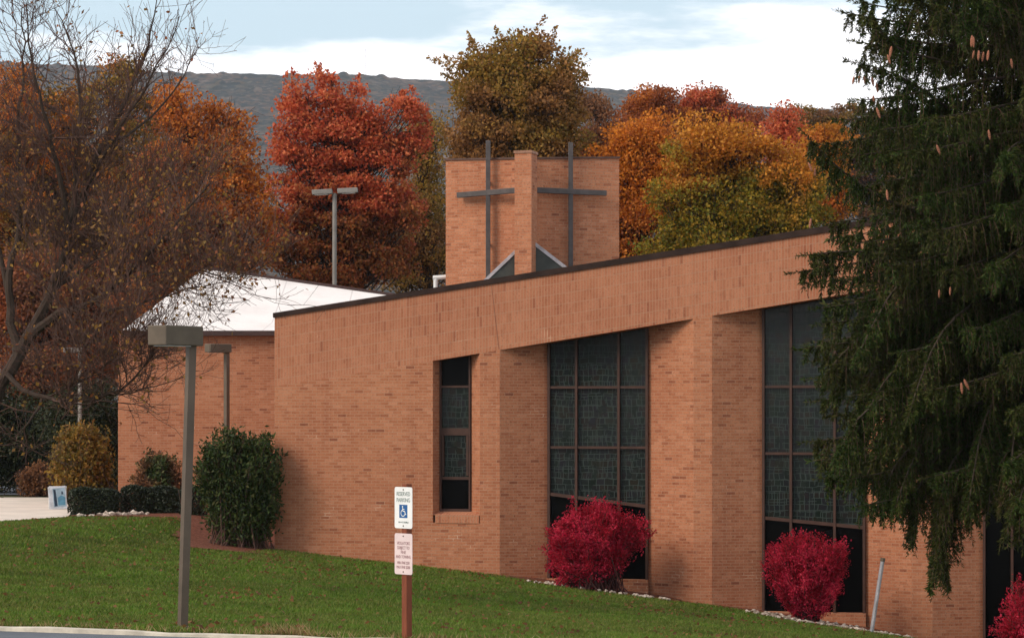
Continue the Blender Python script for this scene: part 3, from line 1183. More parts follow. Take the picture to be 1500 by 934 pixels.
M_PALEG = mat_plain('pale_galvanised_grey', (0.21, 0.19, 0.17), 0.55, 0.1, 0.15, 3)
b1_ = np.array([(267 - CX) * 33.3 / F, 33.3]); 
shoebox_lamp((b1_[0], b1_[1], gz(*b1_)), 3.68, R(33), 0.70, 0.29, 0.24, 0.048,
             'tall grey square lamp post standing on the lawn near the kerb', (0.11, 0, 0))
b2_ = np.array([(332 - CX) * 66.5 / F, 66.5])
shoebox_lamp((b2_[0], b2_[1], gz(*b2_) ), zpx(504, 66.5) - gz(*b2_), R(50), 0.62, 0.26, 0.2, 0.052,
             'grey lamp post rising behind the big round bush against the brick wing', (0, 0))
b3_ = np.array([(117 - CX) * 77.6 / F, 77.6])
shoebox_lamp((b3_[0], b3_[1], 0), zpx(509, 77.6), R(70), 0.5, 0.22, 0.13, 0.042,
             'slim pale lamp post at far left beyond the yellowing shrub', (0, 0), pm=M_PALEG)
# twin-headed car park lamp behind the wing
YT = 84.0
tb = np.array([(490 - CX) * YT / F, YT])
o = empty('lamp_post', (tb[0], tb[1], 0))
tag(o, 'tall twin headed lamp post rising behind the white roof', 'lamp post')
ht = zpx(283, YT)
mb = MB(); mb.tube([(0, 0, -0.1), (0, 0, ht)], 0.068, 10); mb.build('pole', M_PALEG, o)
for sx, ty in ((-1, -0.02), (1, 0.03)):
    mb = MB()
    Mq = Matrix.Translation((0.02, 0, ht)) @ Matrix.Rotation(R(-3), 4, 'Y')
    mb.box((sx * 0.39, -0.05, 0.05), (0.62, 0.34, 0.15), Mq)
    hd = mb.build('lamp_head', M_PALEG, o, bevel=0.015)
    mb = MB(); mb.box((sx * 0.42, -0.05, -0.033), (0.4, 0.26, 0.012), Mq); mb.build('lens', M_WHITE, hd)

# ------------------------------------------------------------------ accessible-parking sign
YS = 31.05
sb = np.array([(596 - CX) * YS / F, YS])
sign = empty('parking_sign', (sb[0], sb[1], 0.0), R(-47))
tag(sign, 'reserved parking sign with blue wheelchair symbol and second notice on brown post', 'sign')
M_POST = mat_bark('stained_wood', (0.20, 0.060, 0.032))
mb = MB()
mb.box((0, 0, 0.79), (0.085, 0.085, 1.94))
mb.build('post', M_POST, sign, bevel=0.006)
M_PLATE = mat_plain('white_sign_plate', (0.78, 0.78, 0.76), 0.4, 0, 0.05)
M_PLATE2 = mat_plain('pinkish_sign_plate', (0.72, 0.58, 0.56), 0.5, 0, 0.05)
M_GREENT = mat_plain('green_grey_lettering', (0.14, 0.20, 0.18), 0.5, 0, 0.1)
M_REDT = mat_plain('faded_red_lettering', (0.33, 0.17, 0.18), 0.5, 0, 0.1)
M_BLUE = mat_plain('symbol_blue', (0.015, 0.095, 0.27), 0.4, 0, 0.08)


def text(name, s, size, loc, mat, parent, wide=1.0, rot=(R(90), 0, 0), bold=0.0):
    cu = bpy.data.curves.new(name, 'FONT')
    cu.body = s
    cu.size = size
    cu.align_x = 'CENTER'
    cu.align_y = 'CENTER'
    cu.space_line = 1.0
    cu.offset = bold
    cu.extrude = 0.0008
    tmp = bpy.data.objects.new(name, cu)
    COL.objects.link(tmp)
    dg = bpy.context.evaluated_depsgraph_get()
    me = bpy.data.meshes.new_from_object(tmp.evaluated_get(dg))
    bpy.data.objects.remove(tmp)
    bpy.data.curves.remove(cu)
    me.materials.clear()
    ob = link_mesh(name, me, mat, parent)
    ob.location = loc
    ob.rotation_euler = rot
    ob.scale = (wide, 1, 1)
    return ob


def plate(w_, h_, z, mat, lab):
    """rounded rectangular sheet-metal plate"""
    m1 = MB()
    r_ = 0.025
    out_ = []
    for (cx_, cz_, a0) in ((w_ / 2 - r_, h_ / 2 - r_, 0), (-w_ / 2 + r_, h_ / 2 - r_, 90), (-w_ / 2 + r_, -h_ / 2 + r_, 180), (w_ / 2 - r_, -h_ / 2 + r_, 270)):
        for k in range(5):
            a = R(a0 + 90 * k / 4)
            out_.append((cx_ + r_ * math.cos(a), cz_ + r_ * math.sin(a)))
    y0, y1 = -0.052, -0.048
    m1.poly([(x, y0, z + zz_) for x, zz_ in out_])
    m1.poly([(x, y1, z + zz_) for x, zz_ in out_[::-1]])
    for i in range(len(out_)):
        a, b = out_[i], out_[(i + 1) % len(out_)]
        m1.poly([(b[0], y0, z + b[1]), (a[0], y0, z + a[1]), (a[0], y1, z + a[1]), (b[0], y1, z + b[1])])
    p = m1.build('sign_panel', mat, sign)
    p['label'] = lab
    for s_ in (-1, 1):
        m2 = MB()
        m2.tube([(0, -0.052, z + s_ * (h_ / 2 - 0.03)), (0, -0.058, z + s_ * (h_ / 2 - 0.03))], 0.008, 8)
        m2.build('bolt', M_STEEL, p)
    return p


zA = zpx(743, YS); zB_ = zpx(810.5, YS)
pa = plate(0.305, 0.47, zA, M_PLATE, 'white panel with blue wheelchair symbol')
pb = plate(0.305, 0.465, zB_, M_PLATE2, 'pinkish white panel with small faded lettering')
text('lettering', 'RESERVED', 0.066, (0, -0.0535, zA + 0.155), M_GREENT, pa, 0.80)
text('lettering', 'PARKING', 0.066, (0, -0.0535, zA + 0.085), M_GREENT, pa, 0.86)
mb = MB()
mb.poly([(-0.07, -0.0535, zA - 0.115), (0.07, -0.0535, zA - 0.115), (0.07, -0.0535, zA + 0.035), (-0.07, -0.0535, zA + 0.035)])
sy = mb.build('symbol', M_BLUE, pa)
mb = MB()
yy = -0.055


def stroke(pts, w_):
    for a, b in zip(pts[:-1], pts[1:]):
        a = np.array(a); b = np.array(b)
        d = (b - a) / max(np.linalg.norm(b - a), 1e-6)
        n_ = np.array([-d[1], d[0]]) * w_ / 2
        q = [a - n_, b - n_, b + n_, a + n_]
        mb.poly([(x * 1.0, yy, zA - 0.04 + z) for x, z in q])


disc = [(0.010 * math.cos(k * math.pi / 6) - 0.012, 0.010 * math.sin(k * math.pi / 6) + 0.052) for k in range(12)]
mb.poly([(x, yy, zA - 0.04 + z) for x, z in disc])
stroke([(-0.012, 0.040), (-0.008, 0.002), (0.024, 0.002), (0.038, -0.036), (0.050, -0.030)], 0.011)
stroke([(-0.011, 0.024), (0.020, 0.024)], 0.009)
stroke([(0.036 * math.cos(R(a)) - 0.004, 0.036 * math.sin(R(a)) - 0.020) for a in range(110, 351, 20)], 0.009)
mb.build('wheelchair_figure', M_PLATE, sy)
text('lettering', 'VAN ACCESSIBLE', 0.026, (0, -0.0535, zA - 0.165), M_GREENT, pa, 0.9)
for s_, dz_, sz_, wd in (('VIOLATORS', 0.120, 0.05, 0.85), ('SUBJECT TO', 0.068, 0.05, 0.78), ('FINE', 0.018, 0.05, 0.9), ('AND TOWING', -0.034, 0.05, 0.78),
                         ('MIN FINE $50', -0.102, 0.046, 0.78), ('MAX FINE $200', -0.152, 0.046, 0.76)):
    text('lettering', s_, sz_, (0, -0.0535, zB_ + dz_), M_REDT, pb, wd)

# leaning stake by the third pier
st = empty('metal_stake', P(1275, 936, 56.8))
tag(st, 'thin grey metal stake leaning right beside the white stones at the pier under the spruce', 'stake')
e_ = P(1293, 820, 56.8) - P(1275, 936, 56.8)
mb = MB(); mb.tube([(-e_[0] * 0.1, 0, -e_[2] * 0.1), tuple(e_)], 0.043, 8); mb.build('rod', mat_plain('galvanised', (0.42, 0.40, 0.42), 0.4, 0.3), st)
mb = MB(); mb.tube([tuple(e_ * 0.985), tuple(e_ * 1.03)], 0.052, 8); mb.build('cap', M_STEELD, st)

# sandwich board on the drive
YB = 71.0
ab = P(86, 737, YB); ab[2] = gz(ab[0], ab[1]) + 0.02
sb_ = empty('sandwich_board', ab, R(18))
tag(sb_, 'white framed sandwich board with a blue picture on the concrete beside the hedge', 'sign')
Mt = Matrix.Rotation(R(-9), 4, 'X') @ Matrix.Rotation(R(-4), 4, 'Y')
M_PALEB = mat_plain('pale_blue_print', (0.32, 0.42, 0.50), 0.5, 0, 0.25, 5)
M_DARKB = mat_plain('navy_print', (0.02, 0.035, 0.06), 0.5)
M_TEAL = mat_plain('teal_print', (0.10, 0.25, 0.36), 0.5)
mb = MB(); mb.box((0, 0, 0.30), (0.46, 0.03, 0.60), Mt); pn = mb.build('front_panel', mat_plain('panel_white', (0.55, 0.56, 0.60), 0.5), sb_, bevel=0.006)
mb = MB(); mb.box((0, 0, 0.30), (0.46, 0.03, 0.60), Matrix.Translation((0, 0.24, 0)) @ Matrix.Rotation(R(9), 4, 'X')); mb.build('rear_panel', M_WHITE, sb_, bevel=0.006)
mb = MB()


def bp(pts): mb.poly([Mt @ Vector((x, -0.0175, z)) for x, z in pts])


bp([(-0.12, 0.06), (0.20, 0.06), (0.20, 0.55), (-0.12, 0.55)]); pic = mb.build('picture', M_PALEB, pn)
mb = MB()
def bp(pts): mb.poly([Mt @ Vector((x, -0.0195, z)) for x, z in pts])
bp([(-0.10, 0.08), (-0.02, 0.08), (-0.04, 0.52), (-0.10, 0.52)]); bp([(0.10, 0.38), (0.16, 0.38), (0.14, 0.46), (0.11, 0.46)])
mb.build('dark_shape', M_DARKB, pic)
mb = MB()
bp([(0.0, 0.10), (0.18, 0.10), (0.19, 0.30), (0.10, 0.36), (0.0, 0.30)])
mb.build('teal_shape', M_TEAL, pic)

# ------------------------------------------------------------------ vegetation


def curve_path(a, b, rng, n=5, sag=0.0, wob=0.08):
    s = np.linspace(0, 1, n)[:, None]
    p = a + (b - a) * s
    L = np.linalg.norm(b - a)
    p = p + np.sin(np.pi * s) * np.array([0, 0, sag * L])
    w = rng.normal(size=(n, 3)) * wob * L * np.sin(np.pi * s)
    return p + w


def crown_tree(name, label, Y, lobes, palette, seed, nclus=170, per=110, leaf=0.17, trunk_px=None, base_y=None,
               group=None, bark=None, depth=1.0, sprig=None, clus_r=0.55, open_=0.0, cat='tree', up=0.25, limb_r=0.05, flat=0.75):
    """tree whose crown is built bough by bough: lobes are (px, py, rx, ry) on the photo at distance Y"""
    leaf *= 0.72; per = int(per * 1.8)
    rng = np.random.default_rng(seed)
    s = F / Y
    base_px = trunk_px if trunk_px is not None else float(np.average([l[0] for l in lobes], weights=[l[2] * l[3] for l in lobes]))
    bx = (base_px - CX) / s
    bz = gz(bx, Y)
    root = empty(name, (bx, Y, bz))
    tag(root, label, cat, group)
    origin = np.array([bx, Y, bz])
    vol = np.array([l[2] * l[3] * (l[2] + l[3]) for l in lobes], float) ** 0.75
    cnt = np.maximum(3, np.round(nclus * vol / vol.sum())).astype(int)
    cl = []
    for (px, py, rx, ry), c in zip(lobes, cnt):
        ctr = P(px, py, Y)
        q = norm(rng.normal(size=(c, 3))) * (rng.random((c, 1)) ** (1 / 2.6))
        q *= np.array([rx / s, (rx + ry) * 0.5 / s * depth, ry / s]) * 0.93
        cl.append(ctr + q)
    cl = np.concatenate(cl)
    n = len(cl)
    zlow = max(bz + 1.2, cl[:, 2].min() + 0.5)
    ztop = np.percentile(cl[:, 2], 88)
    # trunk and limbs
    paths = []
    cxm = np.average(cl[:, 0])
    top = np.array([cxm, Y + 0.0, ztop])
    tp = curve_path(origin - [0, 0, 0.2], top, rng, 8, 0, 0.02)
    tr_ = np.linspace(0.030 * (ztop - bz) * 0.8 + 0.05, 0.035, 8)
    paths.append((tp, tr_))
    pick = rng.permutation(n)
    for i in pick:
        tgt = cl[i]
        hd = np.linalg.norm((tgt - tp[:, :])[:, :2], axis=1).mean()
        za = np.clip(tgt[2] - hd * rng.uniform(0.5, 1.3), bz + 0.8, ztop - 0.3)
        k = np.interp(za, tp[:, 2], np.arange(8))
        a = tp[int(k)] + (tp[min(int(k) + 1, 7)] - tp[int(k)]) * (k - int(k))
        p = curve_path(a, tgt, rng, 6, -0.06, 0.05)
        r0 = limb_r * rng.uniform(0.5, 1.0)
        paths.append((p, np.linspace(r0, 0.008, 6)))
        for _ in range(3):
            e = tgt + rng.normal(size=3) * clus_r * 0.5 + [0, 0, 0.1]
            paths.append((curve_path(p[4], e, rng, 4, 0.0, 0.08), np.linspace(0.014, 0.004, 4)))
    q = tubes_list([(p - origin, r) for p, r in paths], 5)
    np_mesh('trunk', q, 4, bark or M_BARKD, root)
    # leaves
    keep = rng.random(n) >= open_
    c_ = cl[keep]
    m = len(c_)
    sz = rng.uniform(0.65, 1.3, (m, 1, 1))
    off = rng.normal(size=(m, per, 3))
    off = off / np.maximum(np.linalg.norm(off, axis=-1, keepdims=True), 1e-6) * (rng.random((m, per, 1)) ** 0.45)
    C = (c_[:, None, :] + off * sz * clus_r * np.array([1.25, 1.25, flat])).reshape(-1, 3)
    D = off.reshape(-1, 3) * 0.7 + rng.normal(size=(m * per, 3)) * 0.7 + [0, 0, up - 0.35]
    Ls = leaf * rng.uniform(0.6, 1.25, m * per)
    V = leaves(rng, C, D, Ls, 0.72)
    if sprig:
        # upright leafy shoots standing out of the top of the crown: (px0,py0,px1,py1)
        ex = []
        for (x0, y0, x1, y1) in sprig:
            for _ in range(3):
                a = P(x0, y0, Y) + rng.normal(size=3) * [0.25, 0.6, 0.15]; b = P(x1, y1, Y) + rng.normal(size=3) * [0.22, 0.6, 0.2]
                k = 70
                u_ = rng.random((k, 1)) ** 0.8
                pp = a + (b - a) * u_ + rng.normal(size=(k, 3)) * 0.10 * (1.25 - u_)
                dd = norm(b - a) * 0.8 + rng.normal(size=(k, 3)) * 0.6
                ex.append(leaves(rng, pp, dd, leaf * rng.uniform(0.7, 1.2, k), 0.6))
        V = np.concatenate([V] + ex)
    np_mesh('crown', V - origin, 4, palette, root)
    return root


def ramp_of(cols):
    n = len(cols)
    return [(i / max(n - 1, 1), c) for i, c in enumerate(cols)]


ORANGE = ramp_of([(0.24, 0.065, 0.015), (0.44, 0.115, 0.018), (0.62, 0.19, 0.022), (0.74, 0.28, 0.04), (0.56, 0.13, 0.025)])
RUST = ramp_of([(0.14, 0.042, 0.022), (0.27, 0.075, 0.026), (0.42, 0.12, 0.034), (0.35, 0.085, 0.036), (0.50, 0.18, 0.05)])
RED = ramp_of([(0.38, 0.062, 0.030), (0.58, 0.105, 0.046), (0.74, 0.165, 0.070), (0.66, 0.20, 0.06), (0.80, 0.26, 0.12)])
REDDK = ramp_of([(0.14, 0.030, 0.020), (0.30, 0.065, 0.024), (0.42, 0.11, 0.03), (0.24, 0.085, 0.025), (0.48, 0.14, 0.035)])
OLIVE = ramp_of([(0.10, 0.075, 0.018), (0.19, 0.125, 0.024), (0.30, 0.19, 0.034), (0.40, 0.22, 0.04), (0.25, 0.10, 0.03)])
GOLD = ramp_of([(0.36, 0.13, 0.016), (0.58, 0.23, 0.02), (0.74, 0.33, 0.04), (0.50, 0.20, 0.02), (0.66, 0.20, 0.025)])
YGREEN = ramp_of([(0.10, 0.120, 0.014), (0.20, 0.19, 0.018), (0.36, 0.26, 0.024), (0.52, 0.29, 0.03), (0.16, 0.14, 0.016)])
PURP = ramp_of([(0.10, 0.045, 0.035), (0.17, 0.07, 0.045), (0.26, 0.09, 0.045), (0.20, 0.10, 0.045), (0.34, 0.15, 0.05)])
DKGREEN = ramp_of([(0.012, 0.020, 0.008), (0.022, 0.032, 0.010), (0.035, 0.042, 0.012), (0.05, 0.05, 0.016)])
BROWN = ramp_of([(0.11, 0.055, 0.032), (0.21, 0.098, 0.048), (0.29, 0.13, 0.06), (0.36, 0.155, 0.06)])

ML = {}
ML['orange'] = mat_leaf('leaves_orange', ORANGE, RUST, None, 0.35)
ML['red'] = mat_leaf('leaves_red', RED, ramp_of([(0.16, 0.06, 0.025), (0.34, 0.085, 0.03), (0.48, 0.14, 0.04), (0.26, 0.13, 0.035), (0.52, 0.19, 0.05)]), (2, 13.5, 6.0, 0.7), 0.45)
ML['oak'] = mat_leaf('leaves_oak', ramp_of([(0.14, 0.10, 0.022), (0.26, 0.17, 0.030), (0.40, 0.25, 0.045), (0.48, 0.27, 0.05), (0.30, 0.13, 0.035)]), ramp_of([(0.15, 0.075, 0.03), (0.28, 0.13, 0.045), (0.38, 0.18, 0.06), (0.46, 0.22, 0.06)]), None, 0.5, 0.45)
ML['olive'] = mat_leaf('leaves_olive', OLIVE, ORANGE, None, 0.35)
ML['gold'] = mat_leaf('leaves_gold', ORANGE, ramp_of([(0.44, 0.13, 0.016), (0.66, 0.21, 0.02), (0.78, 0.30, 0.035), (0.58, 0.17, 0.02)]), None, 0.4)
ML['maple'] = mat_leaf('leaves_maple', GOLD, YGREEN, (2, 12.8, 6.6, 0.75), 0.6)
ML['purple'] = mat_leaf('leaves_purple', PURP, RUST, None, 0.4)
ML['green'] = mat_leaf('leaves_darkgreen', DKGREEN, None, transl=0.2)
ML['russet'] = mat_leaf('leaves_russet', RUST, BROWN, None, 0.3)
ML['scarlet'] = mat_leaf('leaves_scarlet', RED, None)
ML['brightorange'] = mat_leaf('leaves_brightorange', ORANGE, GOLD, None, 0.8)

GT = 'autumn trees behind the church'
crown_tree('autumn_tree', 'tall olive and gold tree at far left behind the bare branches', 97,
           [(60, 210, 100, 110), (165, 165, 85, 85), (15, 150, 60, 70), (110, 310, 130, 120), (215, 250, 80, 110), (-40, 260, 70, 150)],
           ML['olive'], 11, 330, 115, 0.17, group=GT, open_=0.08)
crown_tree('autumn_tree', 'rusty orange tree between the bare tree and the red tree', 87,
           [(320, 290, 62, 110), (297, 185, 34, 48), (335, 215, 32, 60), (262, 300, 75, 120), (230, 400, 80, 90), (360, 330, 42, 80), (310, 380, 70, 60), (256, 170, 26, 50)],
           ML['orange'], 12, 330, 115, 0.16, group=GT)
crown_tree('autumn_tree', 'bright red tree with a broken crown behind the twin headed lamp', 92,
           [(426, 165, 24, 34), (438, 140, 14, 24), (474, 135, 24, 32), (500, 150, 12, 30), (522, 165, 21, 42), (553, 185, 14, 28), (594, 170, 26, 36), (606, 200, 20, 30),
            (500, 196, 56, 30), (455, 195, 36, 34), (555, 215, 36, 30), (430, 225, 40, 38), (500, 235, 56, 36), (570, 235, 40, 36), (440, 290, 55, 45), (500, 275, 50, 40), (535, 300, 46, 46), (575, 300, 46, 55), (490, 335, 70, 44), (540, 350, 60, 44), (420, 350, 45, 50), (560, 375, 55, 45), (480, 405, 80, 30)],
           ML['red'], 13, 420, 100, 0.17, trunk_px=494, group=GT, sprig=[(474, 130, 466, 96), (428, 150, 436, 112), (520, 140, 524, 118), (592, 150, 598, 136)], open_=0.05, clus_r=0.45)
crown_tree('autumn_tree', 'thin dark olive tree squeezed between the red tree and the brick tower', 97,
           [(622, 220, 38, 68), (612, 320, 48, 90), (640, 380, 45, 60), (590, 390, 40, 50)], ML['oak'], 14, 150, 90, 0.15, group=GT, open_=0.2)
crown_tree('oak_tree', 'tallest olive brown oak rising above the brick tower', 88,
           [(752, 155, 92, 80), (705, 125, 48, 48), (765, 95, 62, 42), (812, 135, 45, 65), (700, 200, 46, 55), (812, 200, 46, 50), (755, 220, 95, 60)],
           ML['oak'], 15, 300, 120, 0.16, trunk_px=760, group=GT,
           sprig=[(680, 110, 640, 86), (700, 90, 690, 66), (745, 75, 742, 52), (772, 70, 776, 42), (796, 80, 812, 60), (822, 100, 850, 72), (838, 120, 862, 108), (760, 70, 795, 46), (672, 130, 655, 110)])
crown_tree('autumn_tree', 'dull brown tree just right of the tall oak', 104,
           [(868, 190, 32, 52), (880, 250, 42, 60), (862, 150, 16, 20)], ML['russet'], 16, 90, 90, 0.16, group=GT, open_=0.1)
crown_tree('autumn_tree', 'deep orange tree at the right side of the brick tower', 87,
           [(958, 205, 40, 42), (918, 225, 40, 38), (905, 290, 34, 80), (958, 300, 58, 90), (900, 350, 40, 50)], ML['gold'], 17, 190, 110, 0.15, group=GT)
crown_tree('maple_tree', 'broad golden maple turning green low down beside the spruce', 84,
           [(1022, 215, 42, 42), (1068, 215, 58, 45), (1118, 255, 62, 62), (1040, 300, 85, 75), (1122, 325, 78, 60), (1005, 260, 45, 55), (1170, 300, 45, 60), (1060, 370, 120, 40)],
           ML['maple'], 18, 330, 120, 0.15, group=GT)
crown_tree('autumn_tree', 'narrow scarlet tree showing above the golden maple', 103,
           [(1146, 185, 20, 34), (1152, 225, 26, 40), (1160, 260, 24, 40)], ML['scarlet'], 19, 70, 90, 0.16, group=GT)
crown_tree('autumn_tree', 'small vivid orange tree seen at the edge of the spruce', 98,
           [(1212, 210, 25, 32), (1206, 245, 30, 36), (1214, 290, 30, 40)], ML['brightorange'], 20, 80, 100, 0.15, group=GT)
crown_tree('autumn_tree', 'rusty orange treetop above the deep orange tree, left of the reddish one', 132,
           [(958, 145, 32, 28), (940, 175, 45, 35), (985, 180, 40, 35)], mat_leaf('leaves_rusty', ORANGE, RUST, None, 0.6), 21, 90, 100, 0.20, group=GT)
crown_tree('autumn_tree', 'reddish brown treetop above the golden maple, right of the rusty one', 134,
           [(1030, 155, 34, 32), (1058, 180, 40, 30), (1095, 185, 34, 24)], mat_leaf('leaves_redbrown', RUST, RED, None, 0.6), 22, 90, 100, 0.20, group=GT)
crown_tree('autumn_tree', 'distant dull brown tree between the scarlet tree and the spruce', 190,
           [(1190, 172, 38, 22), (1230, 170, 40, 22), (1160, 190, 30, 22), (1280, 180, 40, 26), (1210, 205, 60, 30), (1270, 225, 60, 40), (1200, 250, 60, 40), (1290, 275, 80, 55), (1370, 260, 70, 70)], mat_leaf('leaves_far', BROWN, OLIVE, None, 0.25), 23, 380, 100, 0.26, group=GT)
crown_tree('autumn_tree', 'broad dull olive brown tree farthest back at left under the ridge', 112,
           [(40, 290, 110, 130), (160, 310, 100, 110), (240, 350, 90, 100), (-20, 380, 80, 130), (90, 400, 120, 90)], mat_leaf('leaves_dullolive', OLIVE, BROWN, None, 0.3), 28, 330, 100, 0.2, group=GT)
# dark understorey at left
crown_tree('autumn_tree', 'dark purple brown tree low at left above the white roof', 89,
           [(70, 430, 100, 90), (150, 450, 70, 80), (20, 470, 70, 90), (130, 520, 90, 60)], ML['purple'], 24, 230, 105, 0.16, group=GT)
crown_tree('autumn_tree', 'small dusky red tree low at left behind the bare limb', 86,
           [(68, 545, 42, 36), (40, 560, 40, 40), (100, 560, 35, 40)], mat_leaf('leaves_duskred', REDDK, PURP), 25, 90, 90, 0.14, group=GT)
GE = 'dark evergreens beyond the concrete'
crown_tree('evergreen_tree', 'dark evergreen shrub mass at the left edge beyond the concrete', 85,
           [(10, 640, 55, 85), (50, 660, 38, 60), (-40, 640, 60, 100)], ML['green'], 26, 160, 120, 0.13, group=GE)
crown_tree('evergreen_tree', 'dark evergreen tucked beside the left corner of the brick wing', 80,
           [(150, 630, 26, 80), (160, 690, 20, 50), (105, 600, 40, 50)], ML['green'], 27, 110, 110, 0.12, group=GE)


def shrub(name, label, c, r, mat, seed, nstem=60, per=70, leaf=0.06, upright=0.6, stem_mat=None, group=None, cat='bush', base=None, vase=0.35, ratio=0.5, spread=0.10, top_bias=0.0, jag=0.12, lobes=None, inner=0.74):
    """bush of many stems fanning out from the ground to an uneven dome"""
    rng = np.random.default_rng(seed)
    c = np.array(c, float); r = np.array(r, float)
    bx, by = (base if base is not None else (c[0], c[1]))
    bz = gz(bx, by)
    root = empty(name, (bx, by, bz))
    tag(root, label, cat, group)
    o_ = np.array([bx, by, bz])
    d = norm(rng.normal(size=(nstem, 3)) + [0, 0, top_bias])
    if lobes:
        w_ = np.array([l[3] * l[5] for l in lobes]); li = rng.choice(len(lobes), nstem, p=w_ / w_.sum())
        la = np.array(lobes, float)
        cc, rr_ = la[li, 0:3], la[li, 3:6]
    else:
        cc, rr_ = c, r
    tip = cc + d * rr_ * (1 + rng.normal(size=(nstem, 1)) * jag) * (rng.random((nstem, 1)) ** 0.22)
    tip[:, 2] = np.maximum(tip[:, 2], bz + 0.08)
    st_ = o_ + np.concatenate([rng.normal(size=(nstem, 2)) * r[:2] * vase * 0.5, np.zeros((nstem, 1)) - 0.05], 1)
    n = 5
    s = np.linspace(0, 1, n)[None, :, None]
    mid = st_ + (tip - st_) * 0.5 + np.array([0, 0, 1.0]) * (np.linalg.norm(tip - st_, axis=1) * 0.12 * upright)[:, None]
    path = (1 - s) ** 2 * st_[:, None] + 2 * s * (1 - s) * mid[:, None] + s ** 2 * tip[:, None]
    rad = np.linspace(0.016, 0.004, n)[None, :] * np.ones((nstem, 1))
    np_mesh('stem', tubes(path - o_, rad, 4), 4, stem_mat or M_TWIG, root)
    u_ = 1 - rng.random((nstem, per)) ** 1.5 * inner
    k = np.clip((u_ * (n - 1)).astype(int), 0, n - 2)
    f = (u_ * (n - 1) - k)[..., None]
    idx = np.arange(nstem)[:, None]
    C = path[idx, k] * (1 - f) + path[idx, k + 1] * f
    tan = norm(path[idx, k + 1] - path[idx, k])
    C = C + rng.normal(size=C.shape) * spread * (1.3 - u_[..., None] * 0.7)
    D = tan * upright + rng.normal(size=C.shape) * 0.75
    C = C.reshape(-1, 3); D = D.reshape(-1, 3)
    keep = C[:, 2] > bz + 0.02
    C, D = C[keep], D[keep]
    V = leaves(rng, C, D, leaf * rng.uniform(0.6, 1.3, len(C)), ratio)
    np_mesh('foliage', V - o_, 4, mat, root)
    return root


BURN = ramp_of([(0.34, 0.014, 0.040), (0.60, 0.024, 0.080), (0.82, 0.055, 0.130), (0.72, 0.035, 0.075), (0.88, 0.13, 0.19)])
M_BURNSTEM = mat_bark('red_brown_stem', (0.05, 0.018, 0.016))
M_BURN = mat_leaf('burning_bush_leaves', BURN, ramp_of([(0.26, 0.018, 0.026), (0.46, 0.020, 0.045), (0.62, 0.026, 0.06)]), None, 2.2, 0.55, 0.6, 0.1)
GB = 'red bushes along the church front'


def bush_px(name, label, px, py, rx, ry, Y, mat, seed, **k):
    s = F / Y
    c = P(px, py, Y)
    if 'plobes' in k:
        k['lobes'] = [(*P(a, b, Y), e / s, (e + f) * 0.5 / s * 0.8, f / s) for a, b, e, f in k.pop('plobes')]
    return shrub(name, label, c, (rx / s, (rx + ry) * 0.5 / s * k.pop('deep', 0.8), ry / s), mat, seed, **k)


bush_px('red_bush', 'wide crimson bush in front of the left stained glass window', 868, 800, 74, 62, 59.3, M_BURN, 41, plobes=[(862, 792, 56, 52), (840, 815, 42, 48), (918, 778, 34, 28), (885, 768, 40, 32), (825, 790, 26, 36)], nstem=620, per=110, leaf=0.060, upright=0.9, group=GB, top_bias=0.30, vase=0.5, jag=0.16, inner=0.62, spread=0.085, stem_mat=M_BURNSTEM)
bush_px('red_bush', 'rounded crimson bush on a narrow foot below the right stained glass window', 1182, 838, 58, 58, 57.6, M_BURN, 42, plobes=[(1181, 832, 60, 50), (1160, 815, 38, 38), (1212, 822, 36, 38), (1184, 860, 44, 36)], nstem=480, per=110, leaf=0.058, upright=0.9, group=GB, top_bias=0.2, vase=0.2, jag=0.14, inner=0.62, spread=0.08, stem_mat=M_BURNSTEM)
bush_px('red_bush', 'crimson bush cut off by the right edge of the photo', 1512, 905, 54, 62, 56.0, M_BURN, 43, nstem=220, per=80, leaf=0.07, group=GB, top_bias=0.2, vase=0.3, jag=0.12, spread=0.08)

RHODO = ramp_of([(0.016, 0.030, 0.009), (0.028, 0.050, 0.012), (0.046, 0.076, 0.016), (0.075, 0.098, 0.024), (0.09, 0.08, 0.028)])
M_RHODO = mat_leaf('rhododendron_leaves', RHODO, None, None, 1.0, 0.25, 0.55, 0.18)
bush_px('green_bush', 'big round dark green bush against the left corner of the church', 346, 702, 64, 78, 61.6, M_RHODO, 44, nstem=460, per=80, leaf=0.115, top_bias=0.05, vase=0.5, jag=0.13, spread=0.13, ratio=0.40, plobes=[(345, 684, 62, 54), (380, 688, 38, 54), (314, 686, 34, 46), (366, 748, 42, 46), (335, 650, 36, 26), (372, 655, 30, 28)], base=(-6.15, 61.7))
bush_px('green_bush', 'low rounded green bush behind the clipped hedge', 232, 700, 42, 40, 69.8, mat_leaf('mound_leaves', RHODO, BROWN, None, 1.2, 0.2), 45, nstem=200, per=60, leaf=0.10, top_bias=0.4, vase=0.8, spread=0.09)
SHY = ramp_of([(0.08, 0.07, 0.016), (0.18, 0.14, 0.025), (0.32, 0.20, 0.035), (0.28, 0.12, 0.035), (0.12, 0.11, 0.02)])
bush_px('yellowing_shrub', 'loose yellow and olive shrub left of the brick wing', 122, 672, 44, 56, 76, mat_leaf('yellowing_leaves', SHY, OLIVE, None, 0.9, 0.35), 46, nstem=220, per=60, leaf=0.13, top_bias=0.3, vase=0.9, spread=0.14)
bush_px('brown_shrub', 'small bare brown shrub at the far edge of the concrete', 55, 702, 30, 24, 82, ML['russet'], 47, nstem=120, per=45, leaf=0.11, top_bias=0.4, vase=0.8)


# clipped hedges


